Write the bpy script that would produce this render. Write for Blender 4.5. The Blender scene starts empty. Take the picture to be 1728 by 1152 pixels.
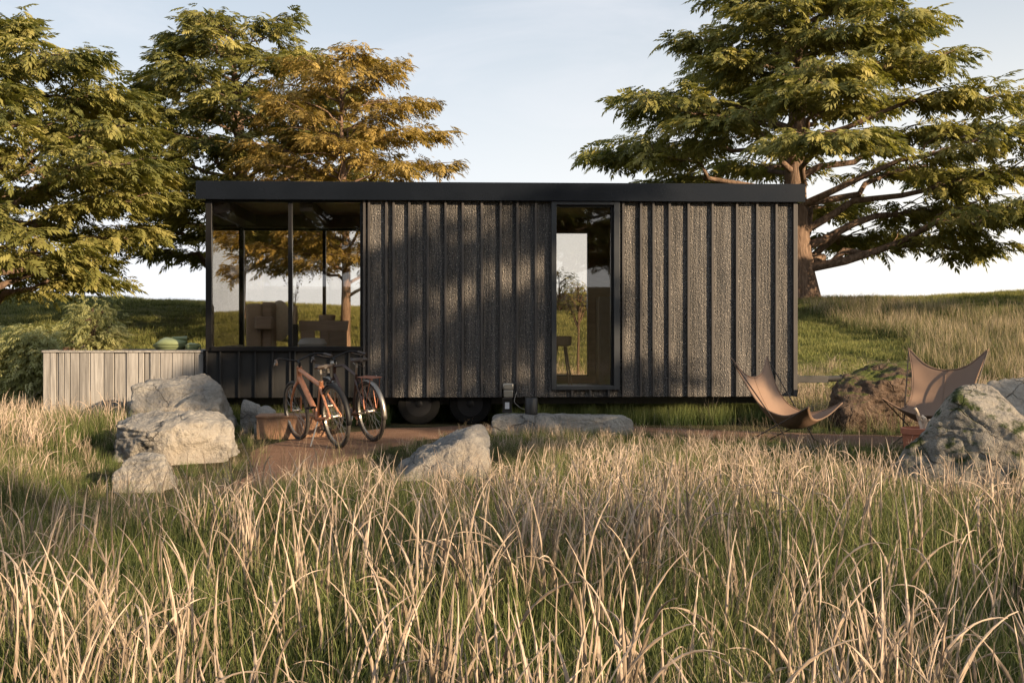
import bpy, bmesh, math, random
import numpy as np
from mathutils import Vector, Matrix, noise, Euler
from mathutils.bvhtree import BVHTree
R = math.radians
rng = np.random.default_rng(7)
random.seed(7)

# ------------------------------------------------------------------ camera, sky, sun, exposure
scene = bpy.context.scene
C = scene.collection
EYE = 1.34
cam = bpy.data.cameras.new('camera')
camo = bpy.data.objects.new('camera', cam)
C.objects.link(camo)
camo.location = (0, 0, EYE)
camo.rotation_euler = (R(90), 0, 0)
cam.sensor_width = 36
cam.lens = 41.15
cam.shift_y = -0.015
cam.clip_start = 0.05
cam.clip_end = 3000
scene.camera = camo

SUN_EL = R(17)
SUN_DIR = Vector((0.80, -0.60, 0)).normalized()          # horizontal direction towards the sun
sun_vec = Vector((SUN_DIR.x * math.cos(SUN_EL), SUN_DIR.y * math.cos(SUN_EL), math.sin(SUN_EL)))
sl = bpy.data.lights.new('sun', 'SUN')
sl.energy = 5.0
sl.angle = R(0.5)
sl.color = (1.0, 0.76, 0.50)
so = bpy.data.objects.new('sun', sl)
C.objects.link(so)
so.rotation_euler = (-sun_vec).to_track_quat('-Z', 'Y').to_euler()
so.location = (30, -22, 14)

world = bpy.data.worlds.new('World')
scene.world = world
world.use_nodes = True
wt = world.node_tree
for n in list(wt.nodes): wt.nodes.remove(n)
def wn(t, **k):
    n = wt.nodes.new(t)
    for a, b in k.items(): setattr(n, a, b)
    return n
out = wn('ShaderNodeOutputWorld'); bg = wn('ShaderNodeBackground')
sky = wn('ShaderNodeTexSky', sky_type='NISHITA')
sky.sun_disc = False
sky.sun_elevation = SUN_EL
sky.sun_rotation = math.atan2(SUN_DIR.x, SUN_DIR.y)
sky.air_density = 1.0; sky.dust_density = 2.0; sky.ozone_density = 1.0
bg.inputs['Strength'].default_value = 0.068
tc = wn('ShaderNodeTexCoord')
sep = wn('ShaderNodeSeparateXYZ')
wt.links.new(tc.outputs['Generated'], sep.inputs[0])
# haze towards the horizon (more of it towards the right) and thin clouds
mr = wn('ShaderNodeMapRange'); mr.interpolation_type = 'SMOOTHSTEP'
mr.inputs['From Min'].default_value = 0.36; mr.inputs['From Max'].default_value = -0.02
mr.inputs['To Min'].default_value = 0.0; mr.inputs['To Max'].default_value = 0.95
wt.links.new(sep.outputs['Z'], mr.inputs['Value'])
mx = wn('ShaderNodeMapRange')
mx.inputs['From Min'].default_value = -0.1; mx.inputs['From Max'].default_value = 0.5
wt.links.new(sep.outputs['X'], mx.inputs['Value'])
hz = wn('ShaderNodeMixRGB')
hz.inputs['Color1'].default_value = (7.4, 7.6, 7.9, 1)
hz.inputs['Color2'].default_value = (9.6, 9.0, 8.0, 1)
wt.links.new(mx.outputs[0], hz.inputs['Fac'])
grey = wn('ShaderNodeMixRGB'); grey.inputs['Fac'].default_value = 0.62
grey.inputs['Color2'].default_value = (5.0, 5.55, 6.2, 1)
wt.links.new(sky.outputs[0], grey.inputs['Color1'])
m1 = wn('ShaderNodeMixRGB')
wt.links.new(mr.outputs[0], m1.inputs['Fac']); wt.links.new(grey.outputs[0], m1.inputs['Color1']); wt.links.new(hz.outputs[0], m1.inputs['Color2'])
mp = wn('ShaderNodeMapping'); mp.inputs['Scale'].default_value = (1.2, 1.2, 3.2)
wt.links.new(tc.outputs['Generated'], mp.inputs[0])
cn = wn('ShaderNodeTexNoise'); cn.inputs['Scale'].default_value = 2.2; cn.inputs['Detail'].default_value = 7; cn.inputs['Roughness'].default_value = 0.6
cn.inputs['Distortion'].default_value = 0.6
wt.links.new(mp.outputs[0], cn.inputs['Vector'])
cr = wn('ShaderNodeMapRange'); cr.inputs['From Min'].default_value = 0.48; cr.inputs['From Max'].default_value = 0.80
cr.inputs['To Max'].default_value = 0.6
wt.links.new(cn.outputs[0], cr.inputs['Value'])
m2 = wn('ShaderNodeMixRGB'); m2.inputs['Color2'].default_value = (7.3, 7.2, 7.5, 1)
wt.links.new(cr.outputs[0], m2.inputs['Fac']); wt.links.new(m1.outputs[0], m2.inputs['Color1'])
wt.links.new(m2.outputs[0], bg.inputs['Color']); wt.links.new(bg.outputs[0], out.inputs[0])

scene.view_settings.view_transform = 'Standard'
scene.view_settings.look = 'None'
scene.view_settings.gamma = 1
scene.view_settings.exposure = 1.05
scene.render.engine = 'CYCLES'
cy = scene.cycles
cy.use_denoising = True
cy.max_bounces = 6; cy.diffuse_bounces = 2; cy.glossy_bounces = 3; cy.transmission_bounces = 4; cy.transparent_max_bounces = 12
cy.use_adaptive_sampling = True; cy.adaptive_threshold = 0.02
cy.caustics_reflective = False; cy.caustics_refractive = False

# ------------------------------------------------------------------ helpers
def tag(o, label=None, cat=None, group=None, kind=None):
    if label: o['label'] = label
    if cat: o['category'] = cat
    if group: o['group'] = group
    if kind: o['kind'] = kind
    return o
def empty(name, loc=(0, 0, 0), rz=0.0):
    o = bpy.data.objects.new(name, None); C.objects.link(o)
    o.location = loc; o.rotation_euler = (0, 0, rz); o.empty_display_size = 0.2
    return o
def link(name, me, m=None, parent=None, smooth=False, loc=None, autos=None):
    o = bpy.data.objects.new(name, me); C.objects.link(o)
    if m is not None: me.materials.append(m)
    if parent: o.parent = parent
    if loc is not None: o.location = loc
    if smooth: me.polygons.foreach_set('use_smooth', [True] * len(me.polygons))
    if autos is not None:
        me.polygons.foreach_set('use_smooth', [True] * len(me.polygons))
        me.set_sharp_from_angle(angle=R(autos))
    return o
def np_mesh(name, V, F, attrs=None):
    """V (n,3); F (m,k) same-size faces"""
    me = bpy.data.meshes.new(name)
    V = np.asarray(V, np.float32); F = np.asarray(F, np.int32)
    me.vertices.add(len(V)); me.vertices.foreach_set('co', V.ravel())
    k = F.shape[1]
    me.loops.add(F.size); me.loops.foreach_set('vertex_index', F.ravel())
    me.polygons.add(len(F)); me.polygons.foreach_set('loop_start', np.arange(0, F.size, k, dtype=np.int32))
    try: me.polygons.foreach_set('loop_total', np.full(len(F), k, np.int32))
    except Exception: pass
    for a, arr in (attrs or {}).items():
        at = me.attributes.new(a, 'FLOAT', 'POINT'); at.data.foreach_set('value', np.asarray(arr, np.float32))
    me.update(calc_edges=True); me.validate()
    return me
class MB:
    """collects shapes for ONE mesh"""
    def __init__(s): s.v = []; s.f = []
    def add(s, vs, fs):
        b = len(s.v); s.v += [tuple(v) for v in vs]; s.f += [tuple(i + b for i in f) for f in fs]; return s
    def box(s, x0, x1, y0, y1, z0, z1, M=None):
        vs = [Vector(p) for p in ((x0,y0,z0),(x1,y0,z0),(x1,y1,z0),(x0,y1,z0),(x0,y0,z1),(x1,y0,z1),(x1,y1,z1),(x0,y1,z1))]
        if M: vs = [M @ v for v in vs]
        return s.add(vs, [(0,3,2,1),(4,5,6,7),(0,1,5,4),(1,2,6,5),(2,3,7,6),(3,0,4,7)])
    def tube(s, pts, r, n=8, caps=True):
        pts = [Vector(p) for p in pts]
        if not hasattr(r, '__len__'): r = [r] * len(pts)
        rings = []; prev = None
        for i, p in enumerate(pts):
            t = (pts[min(i+1, len(pts)-1)] - pts[max(i-1, 0)]).normalized()
            if prev is None:
                a = Vector((0, 0, 1)) if abs(t.z) < 0.9 else Vector((1, 0, 0))
                u = t.cross(a).normalized()
            else:
                u = (prev - t * prev.dot(t)).normalized()
            prev = u; w = t.cross(u)
            rings.append([p + (u * math.cos(2*math.pi*k/n) + w * math.sin(2*math.pi*k/n)) * r[i] for k in range(n)])
        vs = [v for ring in rings for v in ring]; fs = []
        for i in range(len(pts)-1):
            for k in range(n):
                fs.append((i*n+k, i*n+(k+1) % n, (i+1)*n+(k+1) % n, (i+1)*n+k))
        if caps:
            fs.append(tuple(range(n))[::-1]); fs.append(tuple((len(pts)-1)*n+k for k in range(n)))
        return s.add(vs, fs)
    def lathe(s, prof, n=32, M=None, closed=False):
        vs = []; fs = []
        for (r, z) in prof:
            for k in range(n):
                a = 2*math.pi*k/n
                v = Vector((r*math.cos(a), r*math.sin(a), z)); vs.append(M @ v if M else v)
        m = len(prof)
        for i in range(m if closed else m-1):
            j = (i+1) % m
            for k in range(n): fs.append((i*n+k, i*n+(k+1) % n, j*n+(k+1) % n, j*n+k))
        if not closed:
            if prof[0][0] > 1e-6: fs.append(tuple(range(n))[::-1])
            if prof[-1][0] > 1e-6: fs.append(tuple((m-1)*n+k for k in range(n)))
        return s.add(vs, fs)
    def obj(s, name, m, parent=None, autos=35, bevel=0.0, seg=2):
        me = bpy.data.meshes.new(name); me.from_pydata(s.v, [], s.f); me.update()
        bm = bmesh.new(); bm.from_mesh(me)
        bmesh.ops.remove_doubles(bm, verts=bm.verts, dist=1e-5)
        bmesh.ops.recalc_face_normals(bm, faces=bm.faces)
        bm.to_mesh(me); bm.free()
        o = link(name, me, m, parent, autos=autos)
        if bevel:
            b = o.modifiers.new('bevel', 'BEVEL'); b.width = bevel; b.segments = seg; b.limit_method = 'ANGLE'
        return o

# numpy value noise
def _h(i, j, seed):
    n = (i.astype(np.int64) * 374761393 + j.astype(np.int64) * 668265263 + seed * 1442695041) & 0x7fffffff
    n = ((n ^ (n >> 13)) * 1274126177) & 0x7fffffff
    return ((n ^ (n >> 16)) & 0xffff) / 65535.0
def vnoise(x, y, sc=1.0, seed=0):
    x = np.asarray(x, float) * sc; y = np.asarray(y, float) * sc
    i = np.floor(x); j = np.floor(y); fx = x - i; fy = y - j
    fx = fx*fx*(3-2*fx); fy = fy*fy*(3-2*fy)
    a = _h(i, j, seed); b = _h(i+1, j, seed); c = _h(i, j+1, seed); d = _h(i+1, j+1, seed)
    return (a*(1-fx)+b*fx)*(1-fy) + (c*(1-fx)+d*fx)*fy
def sstep(a, b, x):
    t = np.clip((x-a)/(b-a), 0, 1); return t*t*(3-2*t)

# ------------------------------------------------------------------ materials
def mat(name):
    m = bpy.data.materials.new(name); m.use_nodes = True
    nt = m.node_tree
    for n in list(nt.nodes): nt.nodes.remove(n)
    return m, nt
class NB:
    def __init__(s, nt): s.nt = nt
    def n(s, t, inp=None, **k):
        nd = s.nt.nodes.new(t)
        for a, b in k.items(): setattr(nd, a, b)
        for a, b in (inp or {}).items():
            if hasattr(b, 'is_output'): s.nt.links.new(b, nd.inputs[a])
            else: nd.inputs[a].default_value = b
        return nd
    def noise(s, vec, scale, detail=4, rough=0.55, dist=0.0):
        return s.n('ShaderNodeTexNoise', {'Vector': vec, 'Scale': scale, 'Detail': detail, 'Roughness': rough, 'Distortion': dist}).outputs[0]
    def mapr(s, v, a, b, c=0.0, d=1.0):
        return s.n('ShaderNodeMapRange', {'Value': v, 'From Min': a, 'From Max': b, 'To Min': c, 'To Max': d}).outputs[0]
    def mix(s, f, a, b, mode='MIX'):
        return s.n('ShaderNodeMixRGB', {'Fac': f, 'Color1': a, 'Color2': b}, blend_type=mode).outputs[0]
    def math(s, op, a, b=0.0):
        return s.n('ShaderNodeMath', {0: a, 1: b}, operation=op).outputs[0]
    def coord(s, which='Object', scale=(1, 1, 1)):
        t = s.n('ShaderNodeTexCoord').outputs[which]
        return s.n('ShaderNodeMapping', {'Vector': t, 'Scale': scale}).outputs[0]
    def bump(s, h, strength=0.5, dist=0.01, normal=None):
        d = {'Height': h, 'Strength': strength, 'Distance': dist}
        if normal is not None: d['Normal'] = normal
        return s.n('ShaderNodeBump', d).outputs[0]
    def pbr(s, col, rough=0.6, metal=0.0, normal=None, spec=0.5, **k):
        d = {'Base Color': col, 'Roughness': rough, 'Metallic': metal, 'Specular IOR Level': spec}
        if normal is not None: d['Normal'] = normal
        d.update(k)
        return s.n('ShaderNodeBsdfPrincipled', d).outputs[0]
    def out(s, sh): s.nt.links.new(sh, s.n('ShaderNodeOutputMaterial').inputs[0])
def c4(*a): return (*a, 1.0)

def simple(name, col, rough=0.6, metal=0.0, var=0.15, nscale=8.0, bump=0.1, bdist=0.004, spec=0.5, stretch=(1, 1, 1)):
    m, nt = mat(name); b = NB(nt)
    v = b.coord('Object', stretch)
    f = b.noise(v, nscale, 5)
    lo = c4(*[c*(1-var) for c in col]); hi = c4(*[min(1, c*(1+var)) for c in col])
    cc = b.mix(b.mapr(f, 0.3, 0.7), lo, hi)
    nb = b.bump(b.noise(v, nscale*6, 4), bump, bdist)
    rr = b.mapr(f, 0.3, 0.7, rough*0.85, min(1, rough*1.15))
    b.out(b.pbr(cc, rr, metal, nb, spec))
    return m

def cladding_mat(name, c_lo, c_hi, bumpd):
    m, nt = mat(name); b = NB(nt)
    v = b.coord('Object')
    g = b.coord('Object', (40, 40, 1.3))
    fine = b.noise(v, 62, 3, 0.6)
    grain = b.noise(g, 1.0, 5, 0.6)
    big = b.noise(v, 1.3, 4)
    vor = b.n('ShaderNodeTexVoronoi', {'Vector': b.coord('Object', (1, 1, 0.55)), 'Scale': 75.0}).outputs['Distance']
    f = b.math('ADD', b.math('MULTIPLY', fine, 0.45), b.math('MULTIPLY', grain, 0.55))
    col = b.mix(b.mapr(f, 0.36, 0.64), c4(*c_lo), c4(*c_hi))
    col = b.mix(b.mapr(big, 0.3, 0.7, 0, 0.35), col, c4(*[x*0.6 for x in c_lo]))
    fleck = b.mapr(b.noise(b.coord('Object', (1, 1, 0.6)), 80, 2, 0.5), 0.60, 0.71, 0, 0.8)
    col = b.mix(fleck, col, c4(*[min(1, x*2.8) for x in c_hi]))
    panel = b.mapr(b.noise(b.coord('Object', (1.7, 1.7, 0.02)), 3.0, 2), 0.3, 0.7, 0.75, 1.3)
    streak = b.mapr(b.noise(b.coord('Object', (14, 14, 0.5)), 1.0, 4), 0.3, 0.7, 0.8, 1.2)
    pm = b.math('MULTIPLY', panel, streak)
    col = b.n('ShaderNodeVectorMath', {0: col, 1: b.n('ShaderNodeCombineXYZ', {0: pm, 1: pm, 2: pm}).outputs[0]}, operation='MULTIPLY').outputs[0]
    hgt = b.math('ADD', b.math('MULTIPLY', vor, 0.9), b.math('ADD', b.math('MULTIPLY', grain, 1.5), b.math('MULTIPLY', fine, 0.9)))
    nb = b.bump(hgt, 1.0, bumpd)
    b.out(b.pbr(col, 0.85, 0, nb, 0.3))
    return m
M = {}
M['clad'] = cladding_mat('pebbled_cladding', (0.026, 0.031, 0.037), (0.205, 0.184, 0.162), 0.018)
M['batten'] = simple('dark_batten_metal', (0.055, 0.049, 0.045), 0.5, 0.0, 0.15, 3, 0.1, 0.002, stretch=(8, 8, 0.6))
M['lowclad'] = simple('black_boards', (0.011, 0.0105, 0.010), 0.75, 0, 0.35, 5, 0.4, 0.004, stretch=(10, 10, 0.8))  # near black boards, smoother than the pebbled cladding
M['fascia'] = simple('blue_black_sheet_metal', (0.006, 0.008, 0.012), 0.27, 0.0, 0.06, 1.5, 0.03, 0.001, 0.35)
M['frame'] = simple('black_aluminium', (0.009, 0.0085, 0.0085), 0.38, 0.0, 0.1, 3, 0.03, 0.001, 0.3)
M['doorframe'] = simple('grey_aluminium', (0.028, 0.031, 0.035), 0.4, 0.0, 0.1, 3, 0.03, 0.001, 0.5)
M['ply'] = simple('stained_plywood', (0.42, 0.28, 0.17), 0.6, 0, 0.2, 2.5, 0.1, 0.001, stretch=(1, 1, 6))
M['ceil'] = simple('walnut_ceiling', (0.50, 0.38, 0.29), 0.55, 0, 0.15, 2, 0.05, 0.001, stretch=(4, 1, 1))
M['beam'] = simple('dark_beam', (0.15, 0.12, 0.10), 0.6)
M['floor'] = simple('grey_interior_floor', (0.32, 0.29, 0.26), 0.45)
M['steel'] = simple('chassis_steel', (0.05, 0.048, 0.045), 0.55, 0.3)
M['rubber'] = simple('black_rubber', (0.007, 0.007, 0.007), 0.85, 0, 0.2, 20, 0.4, 0.003, 0.12)
M['rim'] = simple('dark_wheel_rim', (0.010, 0.010, 0.011), 0.5, 0.0, 0.1, 8, 0.1, 0.002, 0.25)
M['bark'] = None
def bark_mat(name, c0, c1, sc=1.0):
    m, nt = mat(name); b = NB(nt)
    v = b.coord('Object', (9*sc, 9*sc, 1.6*sc))
    f = b.noise(v, 1.0, 6, 0.65, 0.8)
    col = b.mix(b.mapr(f, 0.35, 0.65), c4(*c0), c4(*c1))
    nb = b.bump(f, 1.0, 0.06)
    b.out(b.pbr(col, 0.9, 0, nb, 0.2))
    return m
M['bark'] = bark_mat('bark', (0.085, 0.055, 0.038), (0.25, 0.17, 0.12))
M['bark_thin'] = bark_mat('bark_thin', (0.09, 0.06, 0.04), (0.22, 0.15, 0.10), 4)

def leaf_mat(name, c0, c1, c2, trans=0.35):
    m, nt = mat(name); b = NB(nt)
    a = b.n('ShaderNodeAttribute', attribute_name='v').outputs['Fac']
    big = b.noise(b.coord('Object'), 0.9, 2)
    f = b.math('ADD', b.math('MULTIPLY', a, 0.55), b.math('MULTIPLY', b.mapr(big, 0.3, 0.7), 0.45))
    r = b.n('ShaderNodeValToRGB', {'Fac': f})
    e = r.color_ramp.elements; e[0].color = c4(*c0); e[0].position = 0.1; e[1].color = c4(*c2); e[1].position = 0.9
    k = e.new(0.5); k.color = c4(*c1)
    d = b.pbr(r.outputs[0], 0.6, 0, None, 0.25)
    t = b.n('ShaderNodeBsdfTranslucent', {'Color': b.mix(1.0, r.outputs[0], c4(1.0, 1.0, 0.5), 'MULTIPLY')}).outputs[0]
    b.out(b.n('ShaderNodeMixShader', {'Fac': trans, 1: d, 2: t}).outputs[0])
    return m
M['leaf_green'] = leaf_mat('leaf_green', (0.055, 0.075, 0.026), (0.22, 0.215, 0.062), (0.48, 0.42, 0.15), 0.38)
M['leaf_mid'] = leaf_mat('leaf_mid', (0.050, 0.070, 0.024), (0.20, 0.195, 0.056), (0.48, 0.42, 0.14), 0.38)
M['leaf_orange'] = leaf_mat('leaf_orange', (0.13, 0.10, 0.032), (0.30, 0.215, 0.060), (0.50, 0.36, 0.115), 0.36)
M['leaf_pale'] = leaf_mat('leaf_pale', (0.24, 0.25, 0.10), (0.42, 0.41, 0.18), (0.60, 0.56, 0.28), 0.42)

def grass_mat(name, base, mid, tip, trans=0.35, dry=None):
    m, nt = mat(name); b = NB(nt)
    t = b.n('ShaderNodeAttribute', attribute_name='t').outputs['Fac']
    v = b.n('ShaderNodeAttribute', attribute_name='v').outputs['Fac']
    rnd = b.n('ShaderNodeObjectInfo').outputs['Random']
    tt = b.math('ADD', t, b.math('MULTIPLY', b.math('SUBTRACT', v, 0.5), 0.45))
    r = b.n('ShaderNodeValToRGB', {'Fac': tt})
    e = r.color_ramp.elements; e[0].color = c4(*base); e[0].position = 0.05; e[1].color = c4(*tip); e[1].position = 0.95
    k = e.new(0.5); k.color = c4(*mid)
    br = b.mapr(b.math('ADD', b.math('MULTIPLY', rnd, 0.5), b.math('MULTIPLY', v, 0.5)), 0, 1, 0.68, 1.32)
    col = b.n('ShaderNodeVectorMath', {0: r.outputs[0], 1: b.n('ShaderNodeCombineXYZ', {0: br, 1: br, 2: br}).outputs[0]}, operation='MULTIPLY').outputs[0]
    d = b.pbr(col, 0.65, 0, None, 0.2)
    tr = b.n('ShaderNodeBsdfTranslucent', {'Color': col}).outputs[0]
    b.out(b.n('ShaderNodeMixShader', {'Fac': trans, 1: d, 2: tr}).outputs[0])
    return m
M['g_green'] = grass_mat('grass_green', (0.024, 0.042, 0.012), (0.070, 0.102, 0.027), (0.19, 0.21, 0.07))
M['g_dry'] = grass_mat('grass_dry', (0.06, 0.08, 0.026), (0.22, 0.19, 0.095), (0.50, 0.39, 0.27), 0.3)
M['g_seed'] = grass_mat('grass_seed', (0.09, 0.10, 0.035), (0.30, 0.225, 0.16), (0.54, 0.43, 0.335), 0.2)
M['g_lawn'] = grass_mat('lawn_blades', (0.075, 0.098, 0.026), (0.17, 0.185, 0.052), (0.32, 0.30, 0.105), 0.3)

def ground_mat():
    m, nt = mat('meadow_ground'); b = NB(nt)
    v = b.coord('Object')
    f = b.noise(v, 0.35, 5, 0.6); g = b.noise(v, 9, 6, 0.7)
    sepn = b.n('ShaderNodeSeparateXYZ', {0: v}).outputs
    soil = b.mix(b.mapr(g, 0.3, 0.7), c4(0.045, 0.040, 0.020), c4(0.11, 0.095, 0.045))
    lawn = b.mix(b.mapr(g, 0.3, 0.7), c4(0.070, 0.085, 0.026), c4(0.17, 0.165, 0.055))
    lawn = b.mix(b.mapr(f, 0.35, 0.65, 0, 0.7), lawn, c4(0.15, 0.145, 0.05))
    col = b.mix(b.mapr(sepn[1], 18, 24), soil, lawn)
    w = b.noise(b.coord('Object', (1.2, 3.0, 1)), 2.2, 6, 0.7, 0.5)
    nb = b.bump(w, 1.0, 0.22)
    nb = b.bump(g, 0.8, 0.05, nb)
    b.out(b.pbr(col, 0.95, 0, nb, 0.1))
    return m
M['ground'] = ground_mat()
def path_mat():
    m, nt = mat('red_gravel'); b = NB(nt)
    v = b.coord('Object')
    f = b.noise(v, 2.2, 5, 0.6); g = b.noise(v, 60, 4, 0.7)
    col = b.mix(b.mapr(f, 0.3, 0.7), c4(0.20, 0.115, 0.075), c4(0.34, 0.205, 0.135))
    col = b.mix(b.mapr(g, 0.3, 0.7, 0, 0.6), col, c4(0.15, 0.085, 0.055))
    nb = b.bump(b.math('ADD', g, b.math('MULTIPLY', f, 2.0)), 1.0, 0.04)
    b.out(b.pbr(col, 0.95, 0, nb, 0.15))
    return m
M['path'] = path_mat()

def rock_mat(name, lo, hi, moss=0.0, mosscol=(0.045, 0.065, 0.012), warm=0.2, axis=(0, 0, 1), mossshift=0.0):
    m, nt = mat(name); b = NB(nt)
    v = b.coord('Object')
    f = b.noise(v, 2.4, 7, 0.62, 0.5); g = b.noise(v, 26, 6, 0.7)
    vv = b.n('ShaderNodeVectorMath', {0: v, 1: b.n('ShaderNodeVectorMath', {0: b.n('ShaderNodeTexNoise', {'Vector': v, 'Scale': 3.0, 'Detail': 4.0}).outputs[1], 1: (0.35, 0.35, 0.35)}, operation='MULTIPLY').outputs[0]}, operation='ADD').outputs[0]
    vor = b.n('ShaderNodeTexVoronoi', {'Vector': vv, 'Scale': 2.6}, feature='DISTANCE_TO_EDGE').outputs['Distance']
    crack = b.mapr(vor, 0.0, 0.022)
    sel = b.mapr(b.noise(v, 1.7, 2), 0.40, 0.50)
    crack = b.math('MAXIMUM', crack, sel)
    vor2 = b.n('ShaderNodeTexVoronoi', {'Vector': vv, 'Scale': 9.0}, feature='DISTANCE_TO_EDGE').outputs['Distance']
    crack2 = b.math('MAXIMUM', b.mapr(vor2, 0.0, 0.03), b.mapr(b.noise(v, 2.9, 2), 0.36, 0.44))
    col = b.mix(b.mapr(f, 0.32, 0.68), c4(*lo), c4(*hi))
    col = b.mix(b.mapr(g, 0.35, 0.7, 0, 0.45), col, c4(*[x*0.55 for x in lo]))
    col = b.mix(b.mapr(b.noise(v, 0.9, 3), 0.45, 0.7, 0, warm*2), col, c4(0.36, 0.27, 0.17))
    dark = b.math('SUBTRACT', 1.0, b.math('MULTIPLY', b.math('ADD', b.math('SUBTRACT', 1.0, crack), b.math('MULTIPLY', b.math('SUBTRACT', 1.0, crack2), 0.6)), 0.55))
    col = b.mix(dark, c4(0.03, 0.026, 0.02), col)
    if moss > 0:
        nrm = b.n('ShaderNodeNewGeometry').outputs['Normal']
        dt = b.n('ShaderNodeVectorMath', {0: nrm, 1: axis}, operation='DOT_PRODUCT').outputs['Value']
        mm = b.math('ADD', b.math('MULTIPLY', dt, 0.35), b.noise(v, 2.6, 6, 0.7))
        mf = b.mapr(mm, 1.0-moss*0.3+mossshift, 1.11-moss*0.3+mossshift)
        mc = b.mix(b.mapr(g, 0.3, 0.7), c4(*mosscol), c4(*[x*1.9 for x in mosscol]))
        col = b.mix(mf, col, mc)
    hh = b.math('ADD', b.math('ADD', b.math('MULTIPLY', f, 1.4), b.math('MULTIPLY', g, 0.45)),
                b.math('ADD', b.math('MULTIPLY', crack, 0.35), b.math('MULTIPLY', crack2, 0.15)))
    nb = b.bump(hh, 1.0, 0.11)
    b.out(b.pbr(col, 0.9, 0, nb, 0.2))
    return m
M['rock'] = rock_mat('grey_limestone', (0.24, 0.23, 0.215), (0.48, 0.45, 0.40), 0.12)
M['rock_blue'] = rock_mat('grey_stone', (0.17, 0.17, 0.17), (0.38, 0.36, 0.33), 0.15)
M['rock_moss'] = rock_mat('mossy_stone', (0.22, 0.21, 0.19), (0.44, 0.40, 0.345), 0.72, (0.028, 0.038, 0.010), 0.2, (-0.45, -0.5, 0.75))
M['rock_brown'] = rock_mat('brown_mossy_stone', (0.085, 0.055, 0.038), (0.21, 0.15, 0.11), 0.85, (0.06, 0.07, 0.016), 0.0)
M['rock_pale'] = rock_mat('pale_stone', (0.34, 0.30, 0.25), (0.55, 0.49, 0.41), 0.0, warm=0.1)

def wood_grey():
    m, nt = mat('weathered_grey_wood'); b = NB(nt)
    v = b.coord('Object', (1, 1, 1))
    isl = b.n('ShaderNodeNewGeometry').outputs['Random Per Island']
    off = b.n('ShaderNodeCombineXYZ', {0: b.math('MULTIPLY', isl, 31.0), 1: 0.0, 2: b.math('MULTIPLY', isl, 17.0)}).outputs[0]
    vo = b.n('ShaderNodeVectorMath', {0: v, 1: off}, operation='ADD').outputs[0]
    g = b.noise(b.n('ShaderNodeMapping', {'Vector': vo, 'Scale': (26, 26, 1.3)}).outputs[0], 1.0, 6, 0.65, 0.6)
    big = b.noise(b.n('ShaderNodeMapping', {'Vector': vo, 'Scale': (5, 5, 1.8)}).outputs[0], 1.0, 4)
    col = b.mix(b.mapr(g, 0.3, 0.7), c4(0.17, 0.16, 0.15), c4(0.46, 0.435, 0.405))
    col = b.mix(b.mapr(big, 0.4, 0.75, 0, 0.5), col, c4(0.22, 0.20, 0.18))
    br = b.mapr(isl, 0, 1, 0.62, 1.15)
    col = b.n('ShaderNodeVectorMath', {0: col, 1: b.n('ShaderNodeCombineXYZ', {0: br, 1: br, 2: br}).outputs[0]}, operation='MULTIPLY').outputs[0]
    knot = b.n('ShaderNodeTexVoronoi', {'Vector': b.n('ShaderNodeMapping', {'Vector': vo, 'Scale': (5, 5, 2.2)}).outputs[0], 'Scale': 1.0}).outputs['Distance']
    col = b.mix(b.mapr(knot, 0.04, 0.10), c4(0.06, 0.045, 0.035), col)
    b.out(b.pbr(col, 0.85, 0, b.bump(g, 0.6, 0.006), 0.2))
    return m
M['wood'] = wood_grey()
M['leather'] = simple('tan_leather', (0.21, 0.135, 0.092), 0.55, 0, 0.10, 2.2, 0.25, 0.0015, 0.35)
M['rod'] = simple('bronze_rod', (0.045, 0.035, 0.028), 0.45, 0.5)
M['bike_orange'] = simple('coppery_orange_paint', (0.52, 0.225, 0.115), 0.38, 0.15, 0.15, 14, 0.04, 0.001)
M['bike_dark'] = simple('dark_brown_paint', (0.06, 0.032, 0.026), 0.35, 0.1, 0.2, 14, 0.04, 0.001)
M['chrome'] = simple('worn_metal', (0.42, 0.38, 0.33), 0.38, 0.9, 0.2, 10)
M['alu'] = simple('alu_rim', (0.30, 0.28, 0.25), 0.35, 0.8, 0.2, 10)
M['tyre'] = simple('dusty_tyre', (0.045, 0.038, 0.032), 0.85, 0, 0.3, 30, 0.5, 0.003)
M['saddle'] = simple('saddle_leather', (0.05, 0.035, 0.027), 0.42)
M['copper'] = simple('copper_rack', (0.38, 0.16, 0.10), 0.4, 0.6)
M['block'] = simple('rusty_timber', (0.27, 0.155, 0.095), 0.85, 0, 0.28, 4, 0.6, 0.006, 0.2, (1, 1, 3))
M['olive'] = simple('sage_green_enamel', (0.22, 0.26, 0.13), 0.42, 0, 0.08, 4, 0.03, 0.001)
M['terracotta'] = simple('terracotta', (0.40, 0.14, 0.075), 0.75)
M['driftwood'] = simple('pale_driftwood', (0.62, 0.50, 0.38), 0.8, 0, 0.2, 12, 0.6, 0.006)
M['soil'] = simple('soil', (0.06, 0.045, 0.03), 0.95, 0, 0.4, 18, 0.8, 0.02)
M['black_metal'] = simple('black_canister', (0.02, 0.018, 0.016), 0.42)
M['socket'] = simple('brushed_steel', (0.36, 0.33, 0.28), 0.38, 0.7)
M['white_card'] = simple('white_card', (0.72, 0.72, 0.76), 0.6, 0, 0.03)
M['cream'] = simple('cream_upholstery', (0.75, 0.62, 0.45), 0.8, 0, 0.1, 30, 0.3, 0.002)
M['beige'] = simple('beige_upholstery', (0.55, 0.40, 0.28), 0.8, 0, 0.1, 30, 0.3, 0.002)
M['oak'] = simple('brown_oak', (0.45, 0.32, 0.23), 0.6, 0, 0.15, 3, 0.1, 0.001, stretch=(1, 1, 8))
M['paper'] = simple('white_paper', (0.72, 0.69, 0.68), 0.7, 0, 0.05)
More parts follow.
